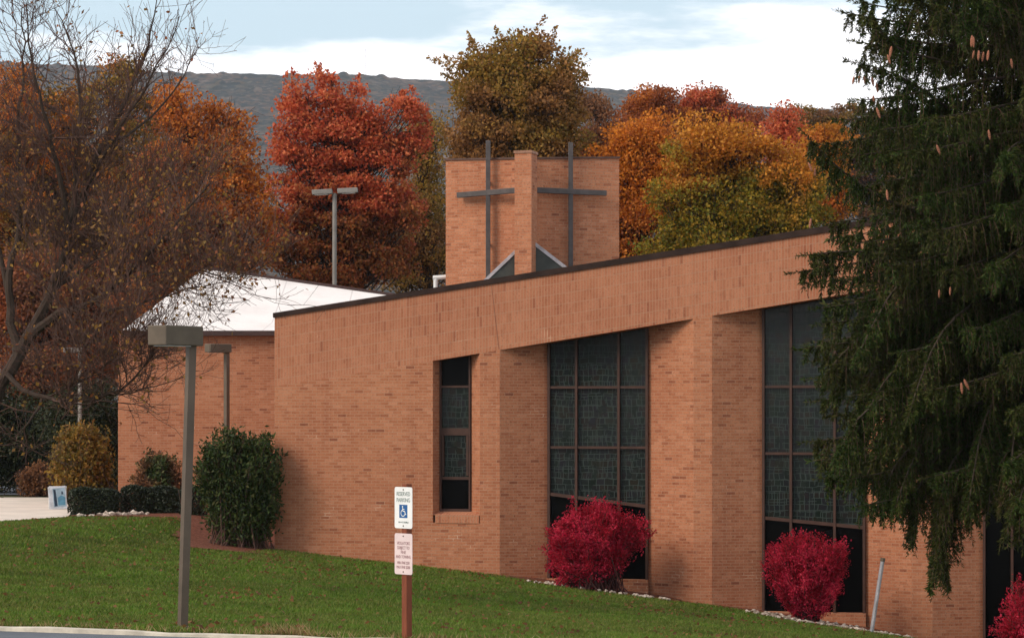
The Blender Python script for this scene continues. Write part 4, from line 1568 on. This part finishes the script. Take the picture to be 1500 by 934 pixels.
def hedge(label, p0, p1, width, height, seed):
    rng = np.random.default_rng(seed)
    p0 = np.array(p0); p1 = np.array(p1)
    d = norm(p1 - p0); nrm = np.array([-d[1], d[0]])
    L = np.linalg.norm(p1 - p0)
    mid = (p0 + p1) / 2
    root = empty('clipped_hedge', (mid[0], mid[1], gz(*mid)))
    tag(root, label, 'hedge', 'clipped hedges beside the concrete')
    o_ = np.array([mid[0], mid[1], gz(*mid)])
    N = int(L * 7500)
    a = rng.random(N) * L; b = rng.uniform(-0.5, 0.5, N); h = rng.random(N)
    # push to the outside of a soft box
    k = rng.random(N)
    b = np.where(k < 0.45, np.sign(b) * (0.5 - np.abs(rng.normal(size=N)) * 0.06), b)
    h = np.where(k > 0.6, 1 - np.abs(rng.normal(size=N)) * 0.07, h)
    wav = 1 + 0.05 * np.sin(a * 3.1 + seed) + 0.04 * np.sin(a * 7.3) + rng.normal(size=N) * 0.02
    endr = np.clip(np.minimum(a, L - a) / 0.35, 0, 1) ** 0.5
    xy = p0 + d * a[:, None] + nrm * (b * width * (0.75 + 0.25 * endr) * (1 - 0.25 * h ** 4))[:, None]
    z = g(xy[:, 0], xy[:, 1]) + 0.03 + h * height * wav * (0.8 + 0.2 * endr)
    C = np.column_stack([xy, z])
    D = rng.normal(size=(N, 3)) + [0, 0, 0.5]
    V = leaves(rng, C, D, 0.065 * rng.uniform(0.6, 1.3, N), 0.5)
    HED = ramp_of([(0.008, 0.016, 0.007), (0.014, 0.024, 0.009), (0.024, 0.036, 0.012), (0.034, 0.044, 0.016)])
    np_mesh('foliage', V - o_, 4, mat_leaf('hedge_leaves', HED, None, None, 1, 0.15, 0.5, 0.4), root)
    M_ = int(L * 40)
    a = rng.random(M_) * L; b = rng.uniform(-0.3, 0.3, M_)
    xy = p0 + d * a[:, None] + nrm * (b * width)[:, None]
    z0 = g(xy[:, 0], xy[:, 1])
    st_ = np.column_stack([xy, z0 - 0.05]); tp_ = np.column_stack([xy + rng.normal(size=(M_, 2)) * 0.08, z0 + height * 0.9])
    np_mesh('stem', tubes(np.stack([st_, (st_ + tp_) / 2 + rng.normal(size=(M_, 3)) * 0.03, tp_], 1) - o_, np.full((M_, 3), 0.008), 4), 4, M_TWIG, root)


hedge('low dark clipped hedge nearest the sandwich board', XY(102, 67.2), XY(176, 67.6), 0.8, 0.62, 51)
hedge('low dark clipped hedge in front of the rounded green bush', XY(177, 68.2), XY(268, 68.4), 0.8, 0.66, 52)
hedge('short dark clipped hedge between the near lamp post and the big round bush', XY(266, 67.0), XY(300, 67.2), 0.75, 0.72, 53)

# mulch beds and stones
bed1 = sheet('mulch_bed', [(-10.75, 66.3), (-9.5, 66.1), (-7.9, 65.5), (-7.65, 62.0), (-7.05, 59.9), (-5.5, 60.0), (-5.3, 61.8), (-4.9, 66), (-3.9, 71.4), (-10.1, 71.4)], M_MULCH, 0.03, 0.2)
tag(bed1, kind='structure')


def loc_xy(t, u):
    return (C0[0] + t * cth + u * sth, C0[1] - t * sth + u * cth)


for (ta, tb_, ua, ub) in ((5.6, 9.35, 0.5, -0.95), (10.3, 14.2, 0.5, -1.0), (15.1, 20, 0.5, -1.0)):
    b_ = sheet('mulch_bed', [loc_xy(ta, ua), loc_xy(tb_, ua), loc_xy(tb_ + 0.1, ub * 0.8), loc_xy((ta + tb_) / 2, ub), loc_xy(ta - 0.2, ub * 0.35)], M_MULCH, 0.03, 0.15)
    tag(b_, kind='structure')


def pebbles(name, spots, mat, seed):
    """loose stones: lumpy little solids, one scatter"""
    rng = np.random.default_rng(seed)
    import bmesh
    bm = bmesh.new(); bmesh.ops.create_icosphere(bm, subdivisions=1, radius=1.0)
    bm.verts.ensure_lookup_table()
    bv = np.array([v.co[:] for v in bm.verts]); bf = np.array([[v.index for v in f.verts] for f in bm.faces]); bm.free()
    out_ = []
    for (x, y, r) in spots:
        v = bv * (1 + rng.normal(size=(len(bv), 1)) * 0.18) * [r * rng.uniform(0.8, 1.6), r * rng.uniform(0.8, 1.3), r * rng.uniform(0.5, 0.9)]
        a = rng.uniform(0, 6.28)
        v = v @ np.array([[math.cos(a), -math.sin(a), 0], [math.sin(a), math.cos(a), 0], [0, 0, 1]])
        v = v + [x, y, gz(x, y) + 0.03 + r * 0.3]
        out_.append(v[bf])
    ob = np_mesh(name, np.concatenate(out_), 3, mat)
    tag(ob, kind='stuff')
    return ob


M_STONE = mat_leaf('white_stone', ramp_of([(0.26, 0.20, 0.16), (0.48, 0.40, 0.33), (0.66, 0.58, 0.50)]), transl=0.0, rough=0.85)
rs = np.random.default_rng(61)
sp = []


def line_of(px0, py0, Y0, px1, py1, Y1, n, w, r0=0.025, r1=0.06):
    a, b = XY(px0, Y0), XY(px1, Y1)
    for _ in range(n):
        s = rs.random()
        p = a + (b - a) * s + rs.normal(size=2) * [w * 0.4, w]
        sp.append((p[0], p[1], rs.uniform(r0, r1)))


line_of(775, 853, 59.4, 955, 877, 58.8, 75, 0.07)
line_of(948, 876, 58.9, 985, 880, 58.9, 8, 0.06)
line_of(1095, 900, 58.2, 1165, 912, 57.4, 40, 0.08)
line_of(1160, 911, 57.5, 1262, 918, 57.2, 75, 0.18)
line_of(1250, 917, 57.3, 1330, 934, 57.0, 60, 0.16)
for (t0_, t1_, n_p) in ((10.9, 13.2, 70),):
    for _ in range(n_p):
        x, y = loc_xy(rs.uniform(t0_, t1_), rs.uniform(-0.9, 0.3))
        sp.append((x, y, rs.uniform(0.025, 0.06)))
pb_ = pebbles('white_gravel', sp, M_STONE, 62)
pb_['label'] = 'white stones edging the beds below the stained glass windows'
pb_['category'] = 'gravel'
sp = []
line_of(150, 750, 66.6, 215, 746, 67.2, 26, 0.08, 0.05, 0.10)
line_of(105, 757, 66.2, 165, 755, 66.4, 16, 0.06, 0.04, 0.07)
pb2 = pebbles('pale_gravel', sp, M_STONE, 63)
pb2['label'] = 'pale stones lying along the foot of the clipped hedges'
pb2['category'] = 'gravel'


# ------------------------------------------------------------------ bare tree at the left, nearest the camera
def bare_tree():
    rng = np.random.default_rng(77)
    Yb = 47.0
    base = P(-42, 820, Yb)
    base[2] = gz(base[0], base[1])
    root = empty('bare_tree', tuple(base))
    tag(root, 'nearly leafless tree with dark spreading limbs at the left edge', 'tree')
    limbs = []
    # main limbs traced through space: (photo x, photo y, metres towards or away from the camera), radius at both ends
    main = [
        ([(-42, 830, 0), (-40, 720, 0), (-30, 640, 0), (-6, 572, 0)], 0.24, 0.17),
        ([(-12, 585, 0), (18, 528, .1), (50, 480, .2), (85, 400, .2), (98, 342, .2), (112, 292, .3), (141, 214, .4), (171, 158, .5), (198, 95, .6), (216, 40, .7), (222, -10, .7)], 0.135, 0.008),
        ([(40, 495, .1), (61, 470, 0), (100, 458, -.3), (147, 446, -.6), (178, 420, -.8), (203, 403, -.9), (246, 360, -1.1), (285, 318, -1.2), (318, 280, -1.3)], 0.095, 0.012),
        ([(8, 545, 0), (37, 572, -.4), (72, 585, -.7), (104, 588, -.9), (150, 588, -1.2), (178, 581, -1.4), (215, 563, -1.6), (238, 540, -1.7), (249, 518, -1.8)], 0.06, 0.016),
        ([(98, 342, .2), (90, 273, 0), (80, 205, -.2), (60, 140, -.4), (52, 80, -.5), (46, 10, -.5)], 0.06, 0.008),
        ([(98, 342, .2), (106, 250, .5), (109, 150, .7), (103, 70, .8), (84, 35, .9), (66, 0, .9)], 0.06, 0.008),
        ([(112, 292, .3), (150, 232, 0), (190, 168, -.2), (226, 110, -.3), (252, 70, -.3), (266, 28, -.3)], 0.045, 0.007),
        ([(141, 214, .4), (180, 190, .8), (225, 150, 1.2), (258, 92, 1.4), (272, 50, 1.5)], 0.035, 0.006),
        ([(50, 480, .2), (70, 400, 1.2), (130, 330, 2.0), (190, 280, 2.4), (240, 240, 2.7), (270, 200, 2.8)], 0.07, 0.008),
        ([(75, 425, .2), (120, 380, 1.0), (165, 345, 1.6), (230, 335, 2.0), (285, 338, 2.2)], 0.05, 0.008),
        ([(25, 520, .1), (8, 460, .3), (4, 420, .4), (18, 350, .5), (22, 280, .6), (14, 180, .7), (24, 90, .8), (20, 0, .8)], 0.09, 0.008),
        ([(4, 420, .4), (-20, 330, .6), (-40, 200, .8), (-30, 80, .9)], 0.05, 0.008),
        ([(147, 446, -.6), (190, 460, -1.1), (240, 445, -1.4), (300, 425, -1.7), (345, 420, -1.9)], 0.028, 0.006),
        ([(178, 420, -.8), (230, 405, -1.1), (290, 398, -1.4), (340, 405, -1.6), (385, 432, -1.8)], 0.028, 0.005),
        ([(104, 588, -.9), (130, 560, -1.4), (170, 540, -1.8), (210, 545, -2.0)], 0.022, 0.005),
        ([(100, 458, -.3), (130, 490, -.8), (175, 505, -1.3), (230, 520, -1.7)], 0.028, 0.005),
        ([(72, 585, -.7), (60, 615, -1.0), (40, 640, -1.2)], 0.03, 0.01),
    ]
    sprouts = []
    for pts, r0, r1 in main:
        p = np.array([P(x, y, Yb) for x, y, _ in pts]) + np.array([[0, d, 0] for _, _, d in pts])
        # resample smoothly
        seg = np.concatenate([[0], np.cumsum(np.linalg.norm(np.diff(p, axis=0), axis=1))])
        nn = max(6, int(seg[-1] / 0.28))
        q = np.linspace(0, seg[-1], nn)
        pp = np.column_stack([np.interp(q, seg, p[:, k]) for k in range(3)])
        for _ in range(2):
            pp[1:-1] = (pp[:-2] + 2 * pp[1:-1] + pp[2:]) / 4
        pp[1:-1] += rng.normal(size=(nn - 2, 3)) * 0.018
        rr = r0 + (r1 - r0) * np.linspace(0, 1, nn) ** 0.8
        limbs.append((pp, rr))
        sprouts.append((pp, rr, seg[-1]))
    out_ = list(limbs)
    tips = []
    # three orders of side branches

    def side(pp, rr, length, order):
        n_ = {1: int(length * 5.0), 2: int(length * 9), 3: int(length * 10)}[order]
        for _ in range(n_):
            k = rng.uniform(0.12 if order > 1 else 0.25, 1.0) * (len(pp) - 1)
            i = min(int(k), len(pp) - 2)
            a = pp[i] + (pp[i + 1] - pp[i]) * (k - i)
            if order == 1 and a[2] < 1.9:
                continue
            if order > 1 and a[2] > 7.3 and rng.random() < 0.52:
                continue
            tan = norm(pp[i + 1] - pp[i])
            d = norm(tan * rng.uniform(0.5, 1.1) + rng.normal(size=3) * 0.62 + [0, 0, 0.22])
            L = {1: rng.uniform(0.7, 1.9), 2: rng.uniform(0.35, 0.9), 3: rng.uniform(0.16, 0.45)}[order]
            if order == 1 and a[2] > 6.6: L *= 0.55
            if order == 1 and a[0] > -6.6: L *= 0.7
            m_ = {1: 7, 2: 5, 3: 4}[order]
            s = np.linspace(0, 1, m_)[:, None]
            bend = rng.normal(size=3) * 0.18 + [0, 0, 0.14]
            path = a + d * L * s + bend * L * s ** 2
            path[1:] += rng.normal(size=(m_ - 1, 3)) * 0.02 * L
            r0 = min(rr[i] * 0.6, {1: 0.020, 2: 0.0095, 3: 0.006}[order])
            r_ = np.linspace(r0, {1: 0.006, 2: 0.0045, 3: 0.0035}[order], m_)
            out_.append((path, r_))
            if order < 3:
                side(path, r_, L, order + 1)
            if order > 1:
                tips.append((path[-1], d))
                if rng.random() < 0.7: tips.append((path[m_ // 2], d))
                if rng.random() < 0.6: tips.append((path[1], d))
    for pp, rr, L in sprouts[1:]:
        side(pp, rr, L, 1)
    big = [x for x in out_ if x[1][0] > 0.02]
    small = [x for x in out_ if x[1][0] <= 0.02]
    o_ = np.array(base)
    np_mesh('trunk', tubes_list([(p - o_, r) for p, r in big], 8), 4, M_BARKD, root)
    np_mesh('twigs', tubes_list([(p - o_, r) for p, r in small], 3), 4, M_TWIG, root)
    T_ = np.array([t for t, _ in tips]); D_ = np.array([d for _, d in tips])
    pick = rng.random(len(T_)) < np.where(T_[:, 2] > 7.4, 0.10, np.where(T_[:, 2] > 4.5, 0.26, 0.10))
    C = T_[pick] + rng.normal(size=(pick.sum(), 3)) * 0.03
    V = leaves(rng, C, D_[pick] * 0.5 + rng.normal(size=C.shape) * 0.6 - [0, 0, 0.5], 0.082 * rng.uniform(0.6, 1.3, len(C)), 0.6)
    np_mesh('leaf_remnants', V - o_, 4, mat_leaf('sparse_leaves', ramp_of([(0.14, 0.06, 0.03), (0.30, 0.16, 0.035), (0.42, 0.22, 0.045), (0.36, 0.11, 0.05), (0.22, 0.15, 0.04)])), root)
    print('bare tree', len(out_), 'branches', len(C), 'leaves')


bare_tree()


# ------------------------------------------------------------------ spruce at the right
def spruce():
    rng = np.random.default_rng(88)
    Ysp = 42.0
    s = F / Ysp
    bx = (1548 - CX) / s
    bz = gz(bx, Ysp)
    root = empty('spruce_tree', (bx, Ysp, bz))
    tag(root, 'tall dark green spruce with drooping boughs and hanging cones at the right edge', 'tree')
    o_ = np.array([bx, Ysp, bz])
    ztop = 17.0
    zs = np.linspace(bz - 0.2, ztop, 12)
    tp = np.column_stack([np.full(12, bx) + 0.03 * np.sin(zs), np.full(12, Ysp), zs])
    wood = [(tp, np.linspace(0.30, 0.03, 12))]
    LZ = np.array([0.2, 1.0, 2.2, 3.4, 5.0, 7.0, 9.0, 12.0, 15.0, 17.0])
    LL = np.array([2.6, 3.2, 3.75, 3.9, 3.9, 3.55, 3.15, 2.0, 0.9, 0.15])
    limbs = []
    z = 1.75
    while z < 16.6:
        nl = 9 if z < 10 else 4
        a0 = rng.uniform(0, 6.28)
        for k in range(nl):
            a = a0 + k * 6.283 / nl + rng.normal() * 0.25
            L = np.interp(z, LZ, LL) * rng.uniform(0.80, 1.04)
            q = np.linspace(0, 1, 9)
            rise = 0.10 if z < 8 else 0.22
            zz_ = z + L * (rise * q - (0.52 if z < 8 else 0.40) * q ** 2 + 0.28 * q ** 3) + rng.normal() * 0.1
            wig = rng.normal() * 0.15
            dirx, diry = math.cos(a), math.sin(a)
            pth = np.column_stack([bx + dirx * L * q - diry * wig * q ** 2 * L, Ysp + diry * L * q + dirx * wig * q ** 2 * L, zz_])
            limbs.append((pth, L, 1.0))
        z += 0.30 if z < 9.6 else 0.55
    # boughs that stand clear of the rest (photo x, y, distance offset)
    for pts, dens in (([(1452, 120, 0), (1380, 92, -.5), (1320, 92, -.8), (1284, 72, -.9), (1252, 18, -1.0)], 1.0),
                      ([(1452, 60, 0), (1400, 40, -.5), (1340, 20, -.8), (1316, 4, -1.0), (1308, -30, -1.0)], 0.8),
                      ([(1452, 210, 0), (1380, 160, -.4), (1330, 130, -.7), (1285, 112, -.9), (1250, 106, -1.0)], 0.8),
                      ([(1452, 330, 0), (1380, 330, -.5), (1300, 310, -1.0), (1225, 270, -1.2), (1176, 222, -1.4)], 1.0),
                      ([(1452, 390, 0), (1380, 390, -.5), (1290, 378, -1.0), (1230, 372, -1.2), (1176, 380, -1.4)], 1.0),
                      ([(1452, 470, 0), (1380, 470, -.4), (1290, 480, -.8), (1235, 500, -1.0), (1200, 545, -1.2)], 1.0),
                      ([(1452, 540, 0), (1380, 545, -.8), (1290, 570, -1.4), (1230, 610, -1.7), (1205, 665, -1.8)], 1.0),
                      ([(1452, 600, 0), (1400, 610, -.6), (1330, 640, -1.0), (1290, 680, -1.2), (1272, 730, -1.3)], 0.9),
                      ([(1452, 630, 0), (1420, 640, -.8), (1375, 665, -1.2), (1352, 720, -1.4), (1345, 842, -1.45)], 1.7),
                      ([(1452, 640, 0), (1410, 650, -.6), (1385, 690, -.9), (1372, 760, -1.1), (1368, 835, -1.1)], 1.5),
                      ([(1452, 625, 0), (1400, 640, -.6), (1350, 668, -1.0), (1322, 720, -1.2), (1318, 770, -1.2)], 1.2),
                      ([(1452, 610, 0), (1480, 630, -.8), (1510, 660, -1.2), (1530, 720, -1.4)], 1.2),
                      ([(1452, 560, 0), (1440, 600, -1.2), (1425, 660, -1.8), (1415, 735, -2.0)], 1.2),
                      ) + tuple(([(1500 + (x - 1500) * 0.2, y - 170, -.1), (1500 + (x - 1500) * 0.5, y - 150, d * .5), (1500 + (x - 1500) * 0.8, y - 105, d * .8), (x, y, d)], 1.1)
                                for x, y, d in ((1232, 640, -1.6), (1262, 690, -.8), (1290, 735, -1.6), (1385, 725, -2.2), (1402, 750, -1.4), (1432, 765, -2.6), (1466, 775, -1.8),
                                                (1500, 765, -2.4), (1482, 715, -1.0), (1440, 690, -.6), (1252, 590, -.4), (1212, 570, -1.0), (1235, 520, -2.0), (1300, 600, -2.4),
                                                (1270, 560, .8), (1330, 620, -.2), (1400, 650, .8), (1520, 730, -1.2), (1245, 660, .4), (1280, 640, -2.0))):
        pts = [(1548, pts[0][1] + 6, 0)] + pts
        p = np.array([P(x, y, Ysp) + np.array([0, d, 0]) for x, y, d in pts])
        sg = np.linspace(0, 1, len(p)); q = np.linspace(0, 1, 11)
        pp = np.column_stack([np.interp(q, sg, p[:, k]) for k in range(3)])
        for _ in range(2): pp[1:-1] = (pp[:-2] + 2 * pp[1:-1] + pp[2:]) / 4
        limbs.append((pp, np.linalg.norm(np.diff(pp, axis=0), axis=1).sum(), dens))
    twig_paths = []
    cone_spots = []
    for pth, L, dens in limbs:
        n = len(pth)
        wood.append((pth, np.linspace(0.035, 0.008, n)))
        visible = -1.0 < pth[:, 2].mean() < 10.5
        step = 0.032 if visible else 0.10
        m = int(L * 0.86 / step * dens)
        pos = np.sort(rng.uniform(0.10, 1.0, m))
        k = np.clip((pos * (n - 1)).astype(int), 0, n - 2)
        f = (pos * (n - 1) - k)[:, None]
        a = pth[k] * (1 - f) + pth[k + 1] * f
        tan = norm(pth[k + 1] - pth[k])
        side = norm(np.cross(tan, [0, 0, 1.0])) * rng.choice([-1, 1], m)[:, None]
        ln = (0.22 + 0.50 * np.sin(np.pi * np.clip(pos * 0.85 + 0.1, 0, 1))) * rng.uniform(0.5, 1.25, m)
        d0 = norm(tan * 0.55 + side * rng.uniform(0.25, 0.95, (m, 1)) + rng.normal(size=(m, 3)) * 0.15)
        q = np.linspace(0, 1, 5)[None, :, None]
        drop = np.array([0, 0, -1.0]) * (ln * rng.uniform(0.55, 1.0, m))[:, None, None]
        P_ = a[:, None, :] + d0[:, None, :] * (ln * 0.62)[:, None, None] * (q - 0.35 * q ** 2) + drop * q ** 1.7
        twig_paths.append(P_)
        # leading tip
        tipd = norm(pth[-1] - pth[-2])
        tipP = pth[-1] + tipd * np.linspace(-0.1, 0.28, 5)[:, None]
        twig_paths.append(tipP[None])
    TP = np.concatenate(twig_paths)
    # needles: short flat blades all round each twig, none buried deep behind the trunk
    ymask = TP[:, 0, 1] < Ysp + 1.9
    vis = ymask & (TP[:, 0, 2] < 10.6)
    hid = ~vis

    def needles(T_, per, ln_, w_):
        M_ = len(T_)
        u_ = rng.random((M_, per)) * 3.999
        k = u_.astype(int); f = (u_ - k)[..., None]
        idx = np.arange(M_)[:, None]
        C = T_[idx, k] * (1 - f) + T_[idx, k + 1] * f
        tan = norm(T_[idx, k + 1] - T_[idx, k])
        D = tan * 0.75 + norm(rng.normal(size=C.shape)) * 0.75
        D = norm(D)
        C = C + D * ln_ * 0.45
        return leaves(rng, C.reshape(-1, 3), D.reshape(-1, 3), ln_ * rng.uniform(0.7, 1.2, M_ * per), w_)
    V1 = needles(TP[vis], 56, 0.080, 0.24)
    V2 = needles(TP[hid], 24, 0.12, 0.28)
    V = np.concatenate([V1, V2])
    SPR = ramp_of([(0.014, 0.028, 0.006), (0.026, 0.050, 0.009), (0.042, 0.074, 0.012), (0.062, 0.090, 0.017), (0.075, 0.07, 0.02)])
    SPR2 = ramp_of([(0.022, 0.026, 0.007), (0.044, 0.056, 0.012), (0.070, 0.082, 0.017), (0.095, 0.078, 0.024)])
    np_mesh('needles', V - o_, 4, mat_leaf('spruce_needles', SPR, SPR2, None, 0.9, 0.25, 0.6, 0.12), root)
    wq_ = np.concatenate([tubes_list([(p - o_, r) for p, r in wood[:1]], 12), tubes_list([(p - o_, r) for p, r in wood[1:]], 6)])
    np_mesh('trunk', wq_, 4, M_BARK, root)
    np_mesh('branchlets', tubes(TP - o_, np.linspace(0.006, 0.003, 5)[None, :] * np.ones((len(TP), 1)), 3), 4, M_TWIG, root)
    # cones: shared spindle of overlapping scales
    mbc = MB()
    nz, na = 12, 10
    prof_ = [(0.25 + 0.75 * math.sin(math.pi * min(1, (i / (nz - 1)) * 0.86 + 0.10))) * 0.024 * (1.0 if i % 2 == 0 else 0.80) for i in range(nz)]
    prof_[-1] = 0.004; prof_[0] = 0.006
    for i in range(nz - 1):
        for j in range(na):
            def vv(ii, jj):
                aa = 2 * math.pi * (jj + 0.5 * (ii % 2)) / na
                return (prof_[ii] * math.cos(aa), prof_[ii] * math.sin(aa), -0.165 * ii / (nz - 1))
            mbc.poly([vv(i, j), vv(i + 1, j), vv(i + 1, j + 1), vv(i, j + 1)])
    mc = mat_plain('cone_scales', (0.27, 0.105, 0.058), 0.8, 0, 0.4, 60)
    first = mbc.build('cone', mc, root)
    spots = [(1251, 112, -1.1), (1259, 110, -1.1), (1266, 112, -1.05), (1277, 112, -1.0), (1284, 122, -.9), (1306, 68, -1.6), (1300, 80, -1.7), (1279, 140, -1.2), (1284, 158, -1.3),
             (1424, 52, -2.6), (1427, 74, -2.6), (1434, 74, -2.65), (1441, 76, -2.6), (1448, 74, -2.6), (1426, 54, -2.65), (1481, 86, -2.3), (1448, 190, -2.75),
             (1299, 278, -1.9), (1372, 212, -2.5), (1392, 420, -2.7), (1188, 320, -1.5), (1376, 424, -2.7), (1412, 555, -2.6), (1408, 560, -2.6), (1184, 238, -1.5), (1194, 246, -1.5)]
    for i, (x, y, d) in enumerate(spots):
        o = first if i == 0 else first.copy()
        if i:
            COL.objects.link(o); o.parent = root
        p = P(x, y, Ysp + d) - o_
        o.location = p
        o.rotation_euler = (rng.normal() * 0.2, rng.normal() * 0.2, rng.uniform(0, 6))
        sc = rng.uniform(0.75, 1.1); o.scale = (sc, sc, sc)
    print('spruce', len(V), 'needles', len(TP), 'twigs')


spruce()

# ------------------------------------------------------------------ grass and fallen leaves
rgs = np.random.default_rng(99)


def in_lawn(x, y):
    t = (x - C0[0]) * cth - (y - C0[1]) * sth
    u_ = (x - C0[0]) * sth + (y - C0[1]) * cth
    ok = (y > yk(x) + 0.02)
    front = np.where(t > -0.3, u_ < -0.06, True)
    bed = np.interp(t, [0, 5.2, 5.5, 7.5, 9.3, 10.0, 10.3, 12.2, 14.3, 20], [-0.02, -0.02, -0.25, -0.9, -0.75, -0.1, -0.2, -0.95, -0.95, -0.9])
    front &= np.where(t > 0, u_ < bed, True)
    drive_ = y > np.interp(x, [-36, -11.9, -10.75, -7.9], [55.4, 63.1, 66.0, 65.4])
    left = np.where(x < -7.8, ~drive_, True)
    bush_ = np.where((x >= -7.8) & (t <= 0.0), (y < np.interp(x, [-7.8, -7.6, -7.0, -5.5], [65.2, 61.9, 59.8, 60.0])), True)
    return ok & front & left & bush_


N = 760000
x = rgs.uniform(-14.5, 9.5, N)
y = 27 + 40 * rgs.random(N) ** 1.15
k = in_lawn(x, y) & (np.abs(x) < (y * 0.1875 + 0.8)) & (y > yk(x))
x, y = x[k], y[k]
n = len(x)
patch = 0.5 + 0.5 * np.sin(x * 1.3 + np.sin(y * 0.9)) * np.sin(y * 1.1 + np.sin(x * 0.7))
hgt = rgs.uniform(0.035, 0.075, n) * (0.8 + 0.35 * patch)
wid = rgs.uniform(0.006, 0.012, n) * (1 + (y - 30) / 45)
a = rgs.uniform(0, 2 * np.pi, n)
lean = rgs.normal(size=(n, 2)) * 0.5
bz_ = g(x, y) + 0.0
base = np.column_stack([x, y, bz_ - 0.005])
sd_ = np.column_stack([np.cos(a), np.sin(a), np.zeros(n)]) * wid[:, None]
tip = base + np.column_stack([lean[:, 0] * hgt, lean[:, 1] * hgt, hgt])
V = np.stack([base - sd_, base + sd_, tip], 1)
GRASS = ramp_of([(0.064, 0.128, 0.010), (0.096, 0.182, 0.014), (0.132, 0.228, 0.020), (0.158, 0.222, 0.032), (0.22, 0.20, 0.06)])
gr_o = np_mesh('grass', V, 3, mat_leaf('grass_blades', GRASS, ramp_of([(0.070, 0.122, 0.012), (0.112, 0.175, 0.019), (0.152, 0.196, 0.030), (0.23, 0.19, 0.06)]), None, 0.5, 0.25, 0.6, 0.2))
tag(gr_o, 'short green lawn grass sloping down to the church', 'grass', kind='stuff')
print('grass', n)
# dry tufts at the kerb
xs = rgs.uniform(-8, 3, 900)
rr_ = np.abs(rgs.normal(size=900)) * 0.10
xs[:160] = rgs.normal(size=160) * 0.16 - 2.55
nb = 900
pos = np.column_stack([xs, yk(xs) + 0.02 + rr_, np.full(nb, 0.0)])
hh = rgs.uniform(0.05, 0.11, nb); hh[:160] *= 1.7
a = rgs.uniform(0, 6.28, nb)
sd_ = np.column_stack([np.cos(a), np.sin(a), 0 * a]) * 0.008
tip = pos + np.column_stack([rgs.normal(size=nb) * hh * 0.6, rgs.normal(size=nb) * hh * 0.6, hh])
dg_ = np_mesh('dry_grass', np.stack([pos - sd_, pos + sd_, tip], 1), 3, mat_leaf('dry_grass_blades', ramp_of([(0.22, 0.15, 0.05), (0.40, 0.28, 0.12), (0.5, 0.38, 0.2)])))
tag(dg_, 'dry straw coloured grass tufts along the pale kerb', 'grass', kind='stuff')

NL = 2600
x = rgs.uniform(-13, 9, NL * 3); y = 28 + 38 * rgs.random(NL * 3)
cl_ = np.sin(x * 0.8 + 2) * np.sin(y * 0.55 + x * 0.3)
k = in_lawn(x, y) & (rgs.random(NL * 3) < 0.18 + 0.5 * (cl_ > 0.35) + 0.3 * (y > 52))
x, y = x[k][:NL], y[k][:NL]
C = np.column_stack([x, y, g(x, y) + 0.05])
D = rgs.normal(size=C.shape) * [1, 1, 0.25]
V = leaves(rgs, C, D, rgs.uniform(0.05, 0.10, len(C)), 0.7)
fl_o = np_mesh('fallen_leaves', V, 4, mat_leaf('fallen_leaf', ramp_of([(0.12, 0.055, 0.025), (0.24, 0.095, 0.035), (0.30, 0.14, 0.05), (0.20, 0.11, 0.05)])))
tag(fl_o, 'brown and orange fallen leaves scattered over the lawn', 'leaves', kind='stuff')

# ------------------------------------------------------------------ air
mb = MB()
mb.box((0, 1585, 228), (2140, 3330, 466))
hz = mb.build('haze', None)
hz.data.materials.clear()
mh, th_, oh = new_mat('haze_air')
pv = th_.node('ShaderNodeVolumePrincipled')
pv.inputs['Color'].default_value = (0.69, 0.77, 0.94, 1)
pv.inputs['Density'].default_value = 0.000085
th_.l.new(pv.outputs[0], oh.inputs['Volume'])
hz.data.materials.append(mh)
tag(hz, kind='stuff')
